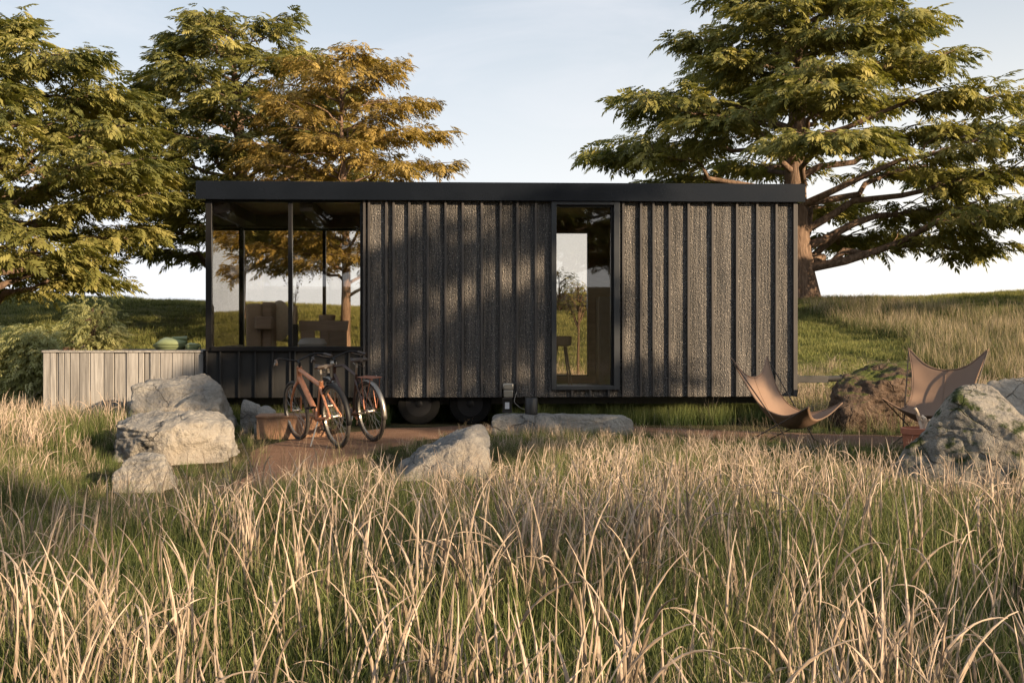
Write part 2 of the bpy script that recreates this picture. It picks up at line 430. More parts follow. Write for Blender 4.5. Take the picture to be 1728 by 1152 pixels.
M['darkwood'] = simple('black_wood', (0.018, 0.014, 0.012), 0.5)
M['cable'] = simple('pale_cable', (0.35, 0.32, 0.28), 0.6)
M['hut'] = simple('hut_boards', (0.16, 0.11, 0.075), 0.9)
M['hutroof'] = simple('hut_roof', (0.10, 0.065, 0.05), 0.85)

def glass_mat(name, tint, refl=1.0):
    m, nt = mat(name); b = NB(nt)
    tr = b.n('ShaderNodeBsdfTransparent', {'Color': c4(*tint)}).outputs[0]
    gl = b.n('ShaderNodeBsdfGlossy', {'Color': c4(1, 1, 1), 'Roughness': 0.012}).outputs[0]
    fr = b.n('ShaderNodeFresnel', {'IOR': 1.52}).outputs[0]
    fr = b.math('MULTIPLY', fr, refl)
    b.out(b.n('ShaderNodeMixShader', {'Fac': fr, 1: tr, 2: gl}).outputs[0])
    return m
M['glass'] = glass_mat('bronze_tinted_glass', (0.97, 0.95, 0.92), 1.7)

# ------------------------------------------------------------------ cabin frame of reference
OX, OY = -4.076, 15.60
TH = math.atan2(0.35, 7.96)
cT, sT = math.cos(TH), math.sin(TH)
L, D = 7.96, 2.40
Z0, Z1, Z2 = 0.384, 3.02, 3.26
def U(px, v=0.0):
    k = (px-864)/1975.0; ox = OX - v*sT; oy = OY + v*cT
    return (k*oy-ox)/(cT-k*sT)
def ZZ(py, u=0.0, v=0.0): return EYE-(py-550)*(OY+u*sT+v*cT)/1975.0
def W(u, v, z=0.0): return Vector((OX+u*cT-v*sT, OY+u*sT+v*cT, z))
def inv(x, y): dx = x-OX; dy = y-OY; return dx*cT+dy*sT, -dx*sT+dy*cT

# ------------------------------------------------------------------ terrain
_cx = np.linspace(-120, 120, 481)
_cz = np.interp(_cx, [-120, -40, -17.5, -10.5, -5.5, 2, 9.7, 17.5, 40, 120], [3.5, 3.0, 2.42, 2.13, 2.02, 1.62, 2.18, 2.48, 3.1, 3.6])
_cz = np.convolve(np.pad(_cz, 6, 'edge'), np.ones(13)/13, 'valid')
def ground_h(x, y):
    x = np.asarray(x, float); y = np.asarray(y, float)
    cr = np.interp(x, _cx, _cz)
    up = sstep(21.5, 40.5, y)
    h = cr*up - np.clip(y-41, 0, 60)*0.05*1.0
    h += (vnoise(x, y, 0.22, 3)-0.5)*0.10*sstep(6, 12, np.abs(y-14)+4) * sstep(17, 22, y)
    h += 3.6*sstep(-7, -34, y)-np.clip(-34-y, 0, 80)*.03  # unseen rise behind the camera, added to darken reflections in the glass
    h += (vnoise(x, y, 0.9, 5)-0.5)*0.10*sstep(22, 27, y)
    h += (vnoise(x, y, 0.35, 9)-0.5)*0.06
    h += (vnoise(x, y, 0.12, 19)-0.5)*0.35*sstep(22, 30, y)*(1-sstep(36, 40, y))
    return h
def gh(x, y): return float(ground_h(np.array([x]), np.array([y]))[0])
def axis(a, b, c, d, st):
    mid = np.arange(b, c+1e-6, st)
    lo = b - np.cumsum(st*1.25**np.arange(1, 40)); lo = lo[lo > a][::-1]
    hi = c + np.cumsum(st*1.25**np.arange(1, 40)); hi = hi[hi < d]
    return np.concatenate([[a], lo, mid, hi, [d]])
xs = axis(-900, -26, 26, 900, 0.25); ys = axis(-900, -3, 46, 1500, 0.25)
GX, GY = np.meshgrid(xs, ys)
gv = np.stack([GX.ravel(), GY.ravel(), ground_h(GX.ravel(), GY.ravel())], 1)
nx, ny = len(xs), len(ys)
ii = (np.arange(ny-1)[:, None]*nx+np.arange(nx-1)[None, :]).ravel()
gm = np_mesh('ground', gv, np.stack([ii, ii+1, ii+nx+1, ii+nx], 1))
tag(link('ground', gm, M['ground'], smooth=True), kind='structure')

# gravel path: ribbon along a polyline
def catmull(P, n):
    P = [np.array(p, float) for p in P]
    P = [2*P[0]-P[1]]+P+[2*P[-1]-P[-2]]
    o = []
    for i in range(1, len(P)-2):
        for k in range(n):
            t = k/n; a, b, c, d = P[i-1:i+3]
            o.append(0.5*((2*b)+(-a+c)*t+(2*a-5*b+4*c-d)*t*t+(-a+3*b-3*c+d)*t**3))
    o.append(P[-2]); return np.array(o)
PATHS = [catmull([(-7.5, 5.2, 0.45), (-4.2, 6.4, 0.42), (-2.75, 7.8, 0.34), (-2.25, 9.6, 0.24), (-2.1, 11.4, 0.45), (-2.05, 13.0, 0.8), (-1.2, 14.4, 0.7), (0.6, 14.95, 0.5), (2.4, 14.4, 0.62), (4.2, 13.5, 0.72), (6.5, 12.3, 0.8), (10, 10.8, 0.9)], 14)]
def path_dist(x, y):
    d = np.full(np.shape(x), 9.0)
    for P in PATHS:
        for i in range(0, len(P), 2):
            d = np.minimum(d, np.hypot(x-P[i, 0], y-P[i, 1])-P[i, 2])
    return d
pv = []; pf = []; NW = 10
P = PATHS[0]
for i, (x, y, w) in enumerate(P):
    j = min(i+1, len(P)-1); k = max(i-1, 0)
    t = P[j, :2]-P[k, :2]; t /= np.linalg.norm(t); nrm = np.array([-t[1], t[0]])
    w1 = w*(1+0.35*(vnoise(i*0.31, 1.0, 1, 4)-0.5)); w2 = w*(1+0.35*(vnoise(i*0.31, 7.0, 1, 8)-0.5))
    for q in range(NW+1):
        s = -w2+(w1+w2)*q/NW; p = np.array([x, y])+nrm*s
        e = 0.022 if 0 < q < NW else -0.01
        pv.append((p[0], p[1], gh(p[0], p[1])+e))
for i in range(len(P)-1):
    for q in range(NW):
        a = i*(NW+1)+q; pf.append((a, a+1, a+NW+2, a+NW+1))
tag(link('path', np_mesh('path', pv, pf), M['path'], smooth=True), kind='structure')

# ------------------------------------------------------------------ the cabin
house = empty('tiny_house', W(0, 0, 0), TH)
tag(house, 'long black cabin on wheels with ribbed pebbly cladding and a corner window', 'cabin')
uw = U(611); zs = ZZ(586, 1.0)                               # window right edge, sill height
ud0, ud1 = U(930), U(1045); zd0 = ZZ(657, 5.2)
BT = 0.05
def cladding(name, u0, u1, z0, z1, battens, m):
    cb = MB(); cb.box(u0, u1, 0, 0.10, z0, z1)
    o = cb.obj(name, m, house)
    return o
def battens(name, lst, z0, z1, m, w=0.032, parent=None):
    for p in lst:
        u = U(p)
        MB().box(u, u+w, -BT, -0.0005, z0+0.001, z1-0.001).obj('batten', m, parent or house, bevel=0.003, seg=1)
w1o = cladding('wall', uw, ud0, Z0, Z1, [], M['clad'])
battens('batten_strip', [613, 621, 650, 662.5, 689, 720, 750, 779, 811, 843, 871, 902], Z0, Z1, M['batten'], parent=w1o)
w2o = cladding('wall', ud1, L-0.06, Z0, Z1, [], M['clad'])
battens('batten_strip', [1049, 1079, 1100, 1127, 1159, 1199.5, 1240.5, 1274.5, 1307], Z0, Z1, M['batten'], parent=w2o)
w3o = cladding('wall', ud0, ud1, Z0, zd0-0.002, [], M['clad'])
battens('batten_strip', [963, 994, 1025], Z0, zd0-0.002, M['batten'], parent=w3o)
b = MB()
b.box(L-0.058, L, -BT-0.01, 0.10, Z0, Z1)
b.obj('corner_post', M['batten'], house, bevel=0.004)
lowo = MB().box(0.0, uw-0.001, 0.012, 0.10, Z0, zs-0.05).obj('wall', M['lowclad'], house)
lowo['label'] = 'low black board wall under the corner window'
lo_px = [348, 371, 402, 430, 459, 488, 497, 528, 557, 588, 607]
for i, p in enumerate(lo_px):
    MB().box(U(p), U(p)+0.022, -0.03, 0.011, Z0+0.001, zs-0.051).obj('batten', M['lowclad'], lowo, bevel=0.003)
for a, bb in ((0, 1.9), (1.9, D)):
    pass
# left end: glass above a low wall, right end solid, back wall
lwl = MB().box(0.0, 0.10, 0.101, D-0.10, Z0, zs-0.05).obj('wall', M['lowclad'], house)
we = MB().box(L-0.08, L-0.002, 0.101, D-0.101, Z0, Z1).obj('wall', M['clad'], house)
UB0, UB1, UB2, UB3 = 0.0, 2.85, U(890, D-0.1), U(992.5, D-0.1)
zb0, zb1 = ZZ(634, 5, D), ZZ(393, 5, D)
bw = MB()
bw.box(0.0, UB1, D-0.10, D, Z0, 0.62)
bw.box(0.0, UB1, D-0.10, D, 2.83, Z1)
bw.box(UB1, UB2, D-0.10, D, Z0, Z1)
bw.box(UB2, UB3, D-0.10, D, Z0, zb0); bw.box(UB2, UB3, D-0.10, D, zb1, Z1)
bw.box(UB3, L, D-0.10, D, Z0, Z1)
bw.obj('wall', M['clad'], house)
# plywood lining of the room
li = MB()
li.box(uw+0.02, ud0-0.001, 0.1005, 0.115, 0.46, Z1-0.005)
li.box(ud1+0.001, L-0.081, 0.1005, 0.115, 0.46, Z1-0.005)
li.box(UB1, UB2-0.01, D-0.117, D-0.1005, 0.46, Z1-0.005)
li.box(UB3+0.002, L-0.081, D-0.117, D-0.1005, 0.46, Z1-0.005)
li.box(UB2-0.01, UB3+0.002, D-0.117, D-0.1005, zb1, Z1-0.005); li.box(UB2-0.01, UB3+0.002, D-0.117, D-0.1005, 0.46, zb0)
li.obj('interior_lining', M['ply'], house)
MB().box(2.86, 2.92, 0.116, D-0.118, 0.46, Z1-0.003).obj('partition', M['ply'], house)
MB().box(6.35, 6.41, 0.116, D-0.118, 0.46, Z1-0.003).obj('partition', M['ply'], house)
MB().box(0.101, L-0.081, 0.1002, D-0.1002, 0.385, 0.457).obj('floor', M['floor'], house)
MB().box(0.02, L-0.02, 0.02, D-0.02, Z1+0.004, Z1+0.05).obj('ceiling', M['ceil'], house)
be = MB()
be.box(0.06, 0.30, 0.12, D-0.12, 2.86, Z1+0.003)
be.box(1.22, 1.40, 0.12, D-0.12, 2.88, Z1+0.003)
be.box(0.06, 2.85, D-0.34, D-0.101, 2.835, Z1+0.002)
be.obj('ceiling_beam', M['beam'], house, bevel=0.004)
# roof with fascia
rf = MB()
uo0, uo1, vo = -0.105, L+0.085, -0.10
rf.box(uo0, uo1, vo, D+0.08, Z1+0.0505, Z2-0.004)
roof = rf.obj('roof', M['fascia'], house, bevel=0.006)
fa = MB()
fa.box(uo0-0.006, uo1+0.006, vo-0.012, vo-0.0005, Z1-0.002, Z2)
fa.box(uo0-0.006, uo0-0.0005, vo, D+0.08, Z1-0.002, Z2); fa.box(uo1+0.0005, uo1+0.006, vo, D+0.08, Z1-0.002, Z2)
fa.box(uo0, uo1, vo, vo+0.16, Z1-0.001, Z1+0.0500)
fa.obj('fascia', M['fascia'], roof, bevel=0.002, seg=1)
# corner window (front + left end + back)
def win(name, parts, pane, label=None, m=M['frame'], parent=house):
    f = MB()
    for p in parts: f.box(*p)
    o = f.obj(name, m, parent, bevel=0.003)
    if label: o['label'] = label
    for q in (pane if isinstance(pane[0], tuple) else [pane]): MB().box(*q).obj('pane', M['glass'], o)
    return o
um0, um1 = U(486.5), U(493.5)
fz0, fz1 = zs-0.048, Z1+0.003
win('window', [(-0.005, 0.075, -0.015, 0.075, fz0, fz1), (0.0755, uw-0.0005, -0.045, 0.075, fz0, zs+0.012),
               (0.0755, uw-0.0005, -0.008, 0.075, Z1-0.028, fz1),
               (um0, um1, -0.02, 0.06, zs+0.0125, Z1-0.0285), (uw-0.026, uw-0.001, -0.01, 0.07, zs+0.0125, Z1-0.0285)],
    [(0.076, um0-0.001, 0.020, 0.028, zs+0.0125, Z1-0.0285), (um1+0.001, uw-0.027, 0.020, 0.028, zs+0.0125, Z1-0.0285)],
    'large front corner window divided by one black mullion')
win('window', [(0.005, 0.075, D-0.10, D-0.01, 0.621, 2.829), (1.27, 1.32, D-0.09, D-0.02, 0.66, 2.80), (2.79, 2.849, D-0.09, D-0.02, 0.66, 2.80),
               (0.0755, 2.849, D-0.09, D-0.02, 0.621, 0.659), (0.0755, 2.849, D-0.09, D-0.02, 2.801, 2.829)],
    [(0.076, 1.269, D-0.055, D-0.048, 0.66, 2.80), (1.321, 2.789, D-0.055, D-0.048, 0.66, 2.80)])
win('window', [(0.005, 0.07, 0.0755, D-0.101, fz0, zs), (0.005, 0.07, D-0.13, D-0.101, zs+0.0005, Z1-0.0305), (0.005, 0.07, 0.0755, D-0.101, Z1-0.03, fz1)],
    (0.03, 0.038, 0.076, D-0.131, zs+0.001, Z1-0.031))
win('window', [(UB2+0.001, UB2+0.04, D-0.09, D-0.02, zb0, zb1), (UB3-0.012, UB3-0.001, D-0.09, D-0.02, zb0, zb1),
               (UB2+0.041, UB3-0.0125, D-0.09, D-0.02, zb0, zb0+0.02), (UB2+0.041, UB3-0.0125, D-0.09, D-0.02, zb1-0.012, zb1)],
    (UB2+0.041, UB3-0.0125, D-0.055, D-0.048, zb0+0.021, zb1-0.013))
# glazed door
d0, d1 = U(938.5), U(1035)
dz0, dz1 = ZZ(650, 5.2), ZZ(346.5, 5.2)
dr = win('door', [(ud0+0.001, d0, -0.075, 0.09, zd0, Z1-0.006), (d1, ud1-0.001, -0.075, 0.09, zd0, Z1-0.006),
                  (d0+0.0005, d1-0.0005, -0.075, 0.09, dz1, Z1-0.006), (d0+0.0005, d1-0.0005, -0.075, 0.09, zd0, dz0)],
         (d0, d1, 0.045, 0.053, dz0, dz1), 'tall narrow glazed door in a grey frame', M['doorframe'])
tr = MB()
tr.box(d1-0.035, d1-0.001, 0.0, 0.08, dz0+0.001, dz1-0.001); tr.box(d0+0.001, d1-0.036, 0.0, 0.08, dz1-0.03, dz1-0.001)
tr.obj('door_leaf_frame', M['frame'], dr)
hd = MB(); hd.tube([(d1-0.018, -0.006, 1.35), (d1-0.018, -0.04, 1.35), (d1-0.018, -0.04, 1.55), (d1-0.018, -0.006, 1.55)], 0.006)
hd.obj('handle', M['frame'], dr)
# chassis, wheels, drawbar
ch = MB()
ch.box(0.15, L-0.1, 0.35, 0.43, 0.27, Z0-0.001); ch.box(0.15, L-0.1, D-0.43, D-0.35, 0.27, Z0-0.001)
for u in np.arange(0.4, L-0.2, 0.75): ch.box(u, u+0.05, 0.431, D-0.431, 0.29, Z0-0.0015)
cho = ch.obj('chassis', M['steel'], house)
db = MB()
db.box(L+0.001, L+0.20, 0.55, 0.67, 0.53, 0.655); db.box(L+0.2005, L+0.62, 0.57, 0.66, 0.54, 0.635)
db.tube([(L+0.6, 0.615, 0.59), (L+0.80, 0.615, 0.60), (L+0.84, 0.615, 0.62)], [0.045, 0.04, 0.05], 12)
db.obj('drawbar', M['steel'], house, bevel=0.005)
ax = MB()
for pc in (706.5, 793.5): ax.tube([(U(pc, .15), 0.16, 0.285), (U(pc, .15), D-0.16, 0.285)], 0.035, 10)
ax.obj('axle', M['steel'], cho)
def trailer_wheel(uc, vc, flip):
    MX = Matrix.Translation((uc, vc, 0.287)) @ Matrix.Rotation(R(90 if not flip else -90), 4, 'X')
    o = MB().lathe([(0.17, -0.09), (0.24, -0.105), (0.275, -0.095), (0.287, -0.06), (0.289, 0.0), (0.287, 0.06), (0.275, 0.095), (0.24, 0.105), (0.17, 0.09)], 40, MX).obj('wheel', M['rubber'], house)
    MB().lathe([(0.172, 0.092), (0.165, 0.075), (0.15, 0.055), (0.12, 0.045), (0.10, 0.06), (0.055, 0.065), (0.05, 0.095), (0.03, 0.105), (0.0, 0.105)], 32, MX).obj('rim', M['rim'], o)
for pc in (706.5, 793.5):
    trailer_wheel(U(pc, .12), 0.22, False)
    trailer_wheel(U(pc, .12), D-0.22, True)
# small socket box on the wall
so_ = empty('outdoor_socket', W(U(846), -0.055, ZZ(672, 4)), TH)
tag(so_, 'small brushed metal socket box low on the cladding above the stone bench', 'socket')
s = MB(); s.box(0.03, 0.155, -0.035, 0.05, 0.02, 0.115); s.obj('box', M['socket'], so_, bevel=0.008)
s = MB(); s.box(0.015, 0.165, -0.02, 0.052, 0.1165, 0.21); s.obj('hood', M['socket'], so_, bevel=0.02)

# ------------------------------------------------------------------ rocks
ROCKS = []
def rock(label, pts, m, seed, amp=0.05, smooth=3, sub=6, name='boulder', cat='boulder'):
    pts = [Vector(p) for p in pts]
    ctr = sum(pts, Vector())/len(pts)
    zmin = min(p.z for p in pts); base = Vector((ctr.x, ctr.y, 0))
    bm = bmesh.new()
    for p in pts: bm.verts.new(p-base)
    bmesh.ops.convex_hull(bm, input=bm.verts)
    bmesh.ops.delete(bm, geom=[v for v in bm.verts if not v.link_faces], context='VERTS')
    bmesh.ops.recalc_face_normals(bm, faces=bm.faces)
    tree = BVHTree.FromBMesh(bm); bm.free()
    bm = bmesh.new(); bmesh.ops.create_icosphere(bm, subdivisions=sub, radius=1)
    o = ctr-base; size = max((p-ctr).length for p in pts)
    ext = Vector((max(p.x for p in pts)-min(p.x for p in pts), max(p.y for p in pts)-min(p.y for p in pts), max(p.z for p in pts)-zmin))
    for v in bm.verts:
        d = Vector((v.co.x*ext.x, v.co.y*ext.y, v.co.z*ext.z)).normalized()
        hit = tree.ray_cast(o, d)
        v.co = hit[0] if hit[0] else o+d*size*0.5
    for _ in range(smooth): bmesh.ops.smooth_vert(bm, verts=bm.verts, factor=0.5, use_axis_x=True, use_axis_y=True, use_axis_z=True)
    bm.normal_update()
    off = Vector((seed*13.7, seed*5.1, seed*2.3))
    for v in bm.verts:
        p = v.co+off
        n = noise.fractal(p*2.1, 0.8, 2.1, 5)*1.1+abs(noise.noise(p*4.5))*0.5-0.25+noise.fractal(p*9, 0.6, 2.0, 5)*0.25
        r = abs(noise.noise(Vector((p.x*3.2, p.y*3.2, p.z*8.0+noise.noise(p)*3))))      # bedding ledges
        n -= max(0.0, 0.18-r)*2.2
        v.co += v.normal*n*amp
    me = bpy.data.meshes.new(name); bm.to_mesh(me); bm.free()
    ob = link(name, me, m, smooth=True, loc=base)
    tag(ob, label, cat)
    xs_ = [p.x for p in pts]; ys_ = [p.y for p in pts]
    ROCKS.append((min(xs_), max(xs_), min(ys_), max(ys_)))
    return ob
def at(px, py, Y): return Vector(((px-864)*Y/1975.0, Y, EYE-(py-550)*Y/1975.0))
def hull_px(front, back, low=-0.12):
    """front/back: lists of (px, py, Y)"""
    P = [at(*p) for p in front+back]
    P += [Vector((p.x, p.y, low)) for p in P]
    return P
rock('long low grey boulder in front of the wooden planter, highest on its right',
     [at(218, 652, 14.2), at(240, 643, 14.6), at(352, 632, 14.5), at(376, 655, 14.2), at(372, 690, 14.0), at(222, 690, 14.0), at(330, 634, 15.1), at(250, 641, 15.1), at(376, 665, 15.0),
      Vector((-4.65, 14.0, -.1)), Vector((-3.45, 13.95, -.1)), Vector((-3.4, 15, -.1)), Vector((-4.6, 15, -.1))], M['rock'], 1, 0.045)
rock('flat topped grey boulder behind the smallest left rock, beside the red block',
     [at(192, 716, 11.7), at(200, 712, 12.3), at(345, 694, 12.0), at(388, 712, 11.9), at(386, 755, 11.7), at(300, 722, 11.5), at(250, 725, 11.4), at(375, 700, 12.5), at(300, 692, 12.6),
      Vector((-3.95, 11.6, -.1)), Vector((-3.3, 11.35, -.1)), Vector((-2.85, 11.6, -.1)), Vector((-2.9, 12.6, -.1)), Vector((-3.95, 12.6, -.1))], M['rock'], 2, 0.05)
rock('smallest of the three stacked-looking left rocks, nearest the camera, pale and rounded',
     [at(188, 800, 9.7), at(215, 770, 9.8), at(255, 757, 9.9), at(283, 768, 9.8), at(287, 800, 9.7), at(230, 765, 10.2), at(275, 762, 10.2),
      Vector((-3.25, 9.5, -.1)), Vector((-2.85, 9.45, -.1)), Vector((-2.83, 10.2, -.1)), Vector((-3.25, 10.2, -.1))], M['rock'], 3, 0.035)
rock('grey wedge shaped rock rising to the right, left of the stone bench',
     [at(664, 790, 10.6), at(700, 757, 10.8), at(765, 728, 10.9), at(815, 716, 11.0), at(827, 742, 10.7), at(826, 780, 10.4), at(720, 770, 10.3), at(790, 735, 10.5), at(790, 722, 11.5),
      Vector((-1.15, 10.1, -.1)), Vector((-0.3, 10.0, -.1)), Vector((-0.17, 10.5, -.1)), Vector((-0.3, 11.6, -.1)), Vector((-1.0, 11.3, -.1))], M['rock_blue'], 4, 0.035)
rock('long flat grey stone slab lying as a bench before the cabin',
     [at(828, 710, 14.1), at(838, 699, 14.15), at(850, 698, 14.7), at(1052, 697, 14.7), at(1050, 703, 14.2), at(1068, 710, 14.2), at(1069, 735, 14.1), at(829, 735, 14.1),
      Vector((-0.25, 14.1, -.08)), Vector((1.47, 14.1, -.08)), Vector((1.47, 14.75, -.08)), Vector((-0.25, 14.75, -.08)), at(1066, 706, 14.7), at(832, 702, 14.6)], M['rock'], 5, 0.022, 3, 6, name='stone_bench', cat='stone bench')
rock('small pointed pale rock left of the dark bicycle, half hidden in grass',
     [at(404, 672, 14.6), at(412, 668, 14.8), at(440, 680, 14.6), at(446, 690, 14.5), at(402, 690, 14.5), Vector((-3.4, 14.5, -.1)), Vector((-3.05, 14.5, -.1)), Vector((-3.2, 14.9, -.1))], M['rock'], 6, 0.02, 3, 4)
rock('small low pale rock directly behind the red block',
     [at(436, 682, 14.2), at(452, 678, 14.3), at(466, 690, 14.2), at(467, 698, 14.1), at(430, 698, 14.1), Vector((-3.15, 14.1, -.1)), Vector((-2.85, 14.1, -.1)), Vector((-2.95, 14.5, -.1))], M['rock'], 7, 0.02, 3, 4)
rock('brown boulder with a green mossy top behind the butterfly chairs',
     [at(1411, 650, 15.0), at(1420, 636, 15.2), at(1470, 616, 15.4), at(1540, 608, 15.5), at(1580, 618, 15.4), at(1592, 640, 15.2), at(1412, 690, 14.8), at(1420, 720, 14.7), at(1592, 700, 14.9), at(1500, 640, 14.7), at(1560, 630, 14.8),
      at(1540, 615, 16.2), at(1460, 625, 16.2), Vector((4.3, 14.8, -.1)), Vector((5.5, 14.8, -.1)), Vector((5.6, 16.2, -.1)), Vector((4.3, 16.2, -.1))], M['rock_brown'], 8, 0.06)
rock('big tall grey rock with moss patches at the right edge of the picture',
     [at(1512, 775, 9.9), at(1580, 712, 10.0), at(1607, 690, 10.0), at(1612, 662, 10.1), at(1638, 643, 10.2), at(1668, 646, 10.2), at(1690, 680, 10.1), at(1728, 760, 9.9), at(1760, 800, 9.9), at(1655, 690, 9.75), at(1690, 740, 9.5), at(1612, 668, 9.75), at(1694, 664, 9.95), at(1732, 705, 9.75), at(1735, 740, 9.4),
      at(1650, 650, 10.7), at(1620, 670, 10.7), Vector((3.25, 9.8, -.1)), Vector((4.0, 9.3, -.1)), Vector((4.6, 9.5, -.1)), Vector((4.7, 10.8, -.1)), Vector((3.4, 10.8, -.1))], M['rock_moss'], 9, 0.034, 4)
rock('smooth pale sunlit boulder behind the mossy right rock',
     [at(1668, 645, 11.9), at(1690, 638, 12.0), at(1760, 642, 12.0), at(1820, 660, 12.0), at(1700, 700, 11.4), at(1800, 700, 11.4), at(1665, 690, 11.6), at(1700, 640, 12.8), at(1800, 650, 12.8),
      Vector((4.75, 11.4, -.1)), Vector((5.9, 11.4, -.1)), Vector((6.2, 12.9, -.1)), Vector((4.9, 12.9, -.1))], M['rock_pale'], 10, 0.04)

# ------------------------------------------------------------------ planter
pl = empty('wooden_planter', (at(72, 600, 15.68).x, 15.66, gh(-5, 15.6)), 0.0)
tag(pl, 'grey weathered plank planter box standing against the cabin end', 'planter')
PXB = [72, 84, 94.5, 98, 108, 118, 134, 152, 175, 192, 213, 233, 243, 253, 270, 290, 308, 328, 343]
x0p = pl.location.x; PH = 1.005; PWD = at(343, 600, 15.66).x-x0p
bd = MB()
for i in range(len(PXB)-1):
    a = at(PXB[i], 600, 15.66).x-x0p; c = at(PXB[i+1], 600, 15.66).x-x0p
    rec = 0.018 if i in (2, 9, 12) else random.uniform(0, 0.006)
    bd.box(a+0.005, c-0.005, rec, 0.035+rec, 0, PH-0.03)
yy = 0.05
while yy < 0.95:
    bd.box(0.0, 0.03, yy, yy+0.115, 0, PH-0.03); bd.box(PWD-0.03, PWD, yy, yy+0.115, 0, PH-0.03); yy += 0.125
xx = 0.04
while xx < PWD-0.1:
    bd.box(xx, xx+0.115, 0.98, 1.01, 0, PH-0.03); xx += 0.125
bd.obj('boards', M['wood'], pl, bevel=0.004, seg=1)
rm = MB(); rm.box(-0.006, PWD, -0.012, 0.07, PH-0.0295, PH); rm.box(-0.006, 0.07, 0.0705, 0.95, PH-0.0295, PH); rm.box(PWD-0.07, PWD, 0.0705, 0.95, PH-0.0295, PH); rm.box(-0.006, PWD, 0.9505, 1.02, PH-0.0295, PH)
rm.obj('rim', M['wood'], pl, bevel=0.005)
MB().box(0.04, PWD-0.04, 0.045, 0.97, 0.3, PH-0.035).obj('soil', M['soil'], pl)

# green dishes, box, tool on the planter
def dish(px0, px1, py0, label, big, Y):
    a = at(px0, py0, Y); c = at(px1, py0, Y); w = c.x-a.x
    t = empty('lidded_dish', ((a.x+c.x)/2, Y, pl.location.z+PH))
    tag(t, label, 'dish')
    r = w/2
    SX = Matrix.Diagonal((1, 0.62, 1, 1))
    MB().lathe([(r*.72, 0.0), (r*.80, 0.006), (r*.78, 0.014), (r*.86, 0.02), (r*.96, 0.045), (r*1.0, 0.062), (r*.97, 0.064), (r*.9, 0.05), (0, 0.03)], 40, SX).obj('body', M['olive'], t)
    # rising folded lid: a domed shell with its high lip on the left and a rolled end on the right
    n, k = 26, 12; vs = []; fs = []
    hh = r*0.55 if big else r*0.42
    for i in range(n):
        s_ = i/(n-1); x = -r*0.98+2*r*0.96*s_
        top = hh*(math.sin(min(1, s_/0.38)*math.pi/2) if s_ < 0.38 else 1-0.45*(s_-0.38)/0.62)
        wy = r*0.60*math.sqrt(max(0.02, 1-(2*s_-1)**2))
        for j in range(k):
            a_ = math.pi*j/(k-1)
            vs.append((x+0.10*r*math.sin(a_)*(1-s_), -wy*math.cos(a_), 0.068+top*math.sin(a_)**0.7*0.8))
    for i in range(n-1):
        for j in range(k-1): fs.append((i*k+j, (i+1)*k+j, (i+1)*k+j+1, i*k+j+1))
    me = bpy.data.meshes.new('lid'); me.from_pydata(vs, [], fs)
    lo = link('lid', me, M['olive'], t, smooth=True)
    sd = lo.modifiers.new('s', 'SOLIDIFY'); sd.thickness = 0.008
    if big:
        rr = MB(); rr.tube([(r*.1, -0.03, 0.115+hh*.38), (r*.5, -0.02, 0.10+hh*.42), (r*.93, 0.0, 0.105+hh*.40)], [0.012, 0.026, 0.030], 14)
        rr.obj('rolled_lip', M['olive'], t)
    else:
        rr = MB(); rr.tube([(r*.85, -.02, 0.05), (r*1.1, -.02, 0.07), (r*1.12, 0.0, 0.03), (r*1.05, 0.0, 0.005)], 0.012, 8); rr.obj('handle', M['olive'], t)
dish(258, 318, 585, 'larger sage green dish with a raised folded lid on the planter rim', True, 16.05)
dish(312, 337, 586, 'smaller sage green dish beside the larger one, nearest the cabin', False, 15.85)
t = empty('seed_box', (at(117, 588, 16.2).x, 16.2, pl.location.z+PH-0.034)); tag(t, 'low brown wooden box standing on the planter soil beside the shrub', 'box')
b = MB(); b.box(-.07, .06, -.06, .06, 0, .075); b.obj('box', M['block'], t, bevel=.004)
b = MB(); b.box(.07, .19, -.05, .05, 0, .055); b.obj('tray', M['block'], t, bevel=.004)
t = empty('garden_trowel', (at(128, 588, 16.1).x, 16.1, pl.location.z+PH-0.034)); tag(t, 'pale bent garden tool with two thin arms stuck in the planter', 'garden tool')
b = MB(); b.tube([(-.02, 0, 0), (-.03, 0, .15), (-.028, 0, .24)], .008); b.obj('stake', M['driftwood'], t)
b = MB(); b.tube([(-.012, 0, .245), (.05, 0, .16), (.13, 0, .07)], .008); b.obj('handle', M['driftwood'], t)
b = MB(); b.add([(.06, 0, .10), (.14, .01, .07), (.15, 0, .02), (.11, 0, -.01), (.07, .02, .02), (.06, .01, .10), (.14, .02, .07), (.15, .01, .02), (.11, .01, -.01), (.07, .03, .02)], [(0, 1, 2, 3, 4), (9, 8, 7, 6, 5), (0, 5, 6, 1), (1, 6, 7, 2), (2, 7, 8, 3), (3, 8, 9, 4), (4, 9, 5, 0)]); b.obj('blade', M['socket'], t)

# ------------------------------------------------------------------ bench-top things, block, pot
bt = at(870, 697, 14.4).z
t = empty('candle_lantern', (at(856, 690, 14.35).x, 14.35, at(0, 696, 14.35).z+0.004)); tag(t, 'dark square lantern holding a small white card on the stone bench', 'lantern')
b = MB()
for sx in (-1, 1):
    for sy in (-1, 1): b.box(sx*.05-.006, sx*.05+.006, sy*.05-.006, sy*.05+.006, .016, .16)
b.box(-.06, .06, -.06, .06, 0, .0155); b.box(-.06, .06, -.06, .06, .1605, .176); b.obj('frame', M['black_metal'], t)
MB().box(-.045, .045, -.02, .04, .0165, .159).obj('case', M['black_metal'], t)
MB().box(-.028, .026, -.028, -.0205, .045, .125).obj('card', M['white_card'], t)
t = empty('black_canister', (at(896.5, 695, 14.3).x, 14.3, at(0, 699, 14.3).z+0.006)); tag(t, 'plain black cylindrical canister on the stone bench, right of the lantern', 'canister')
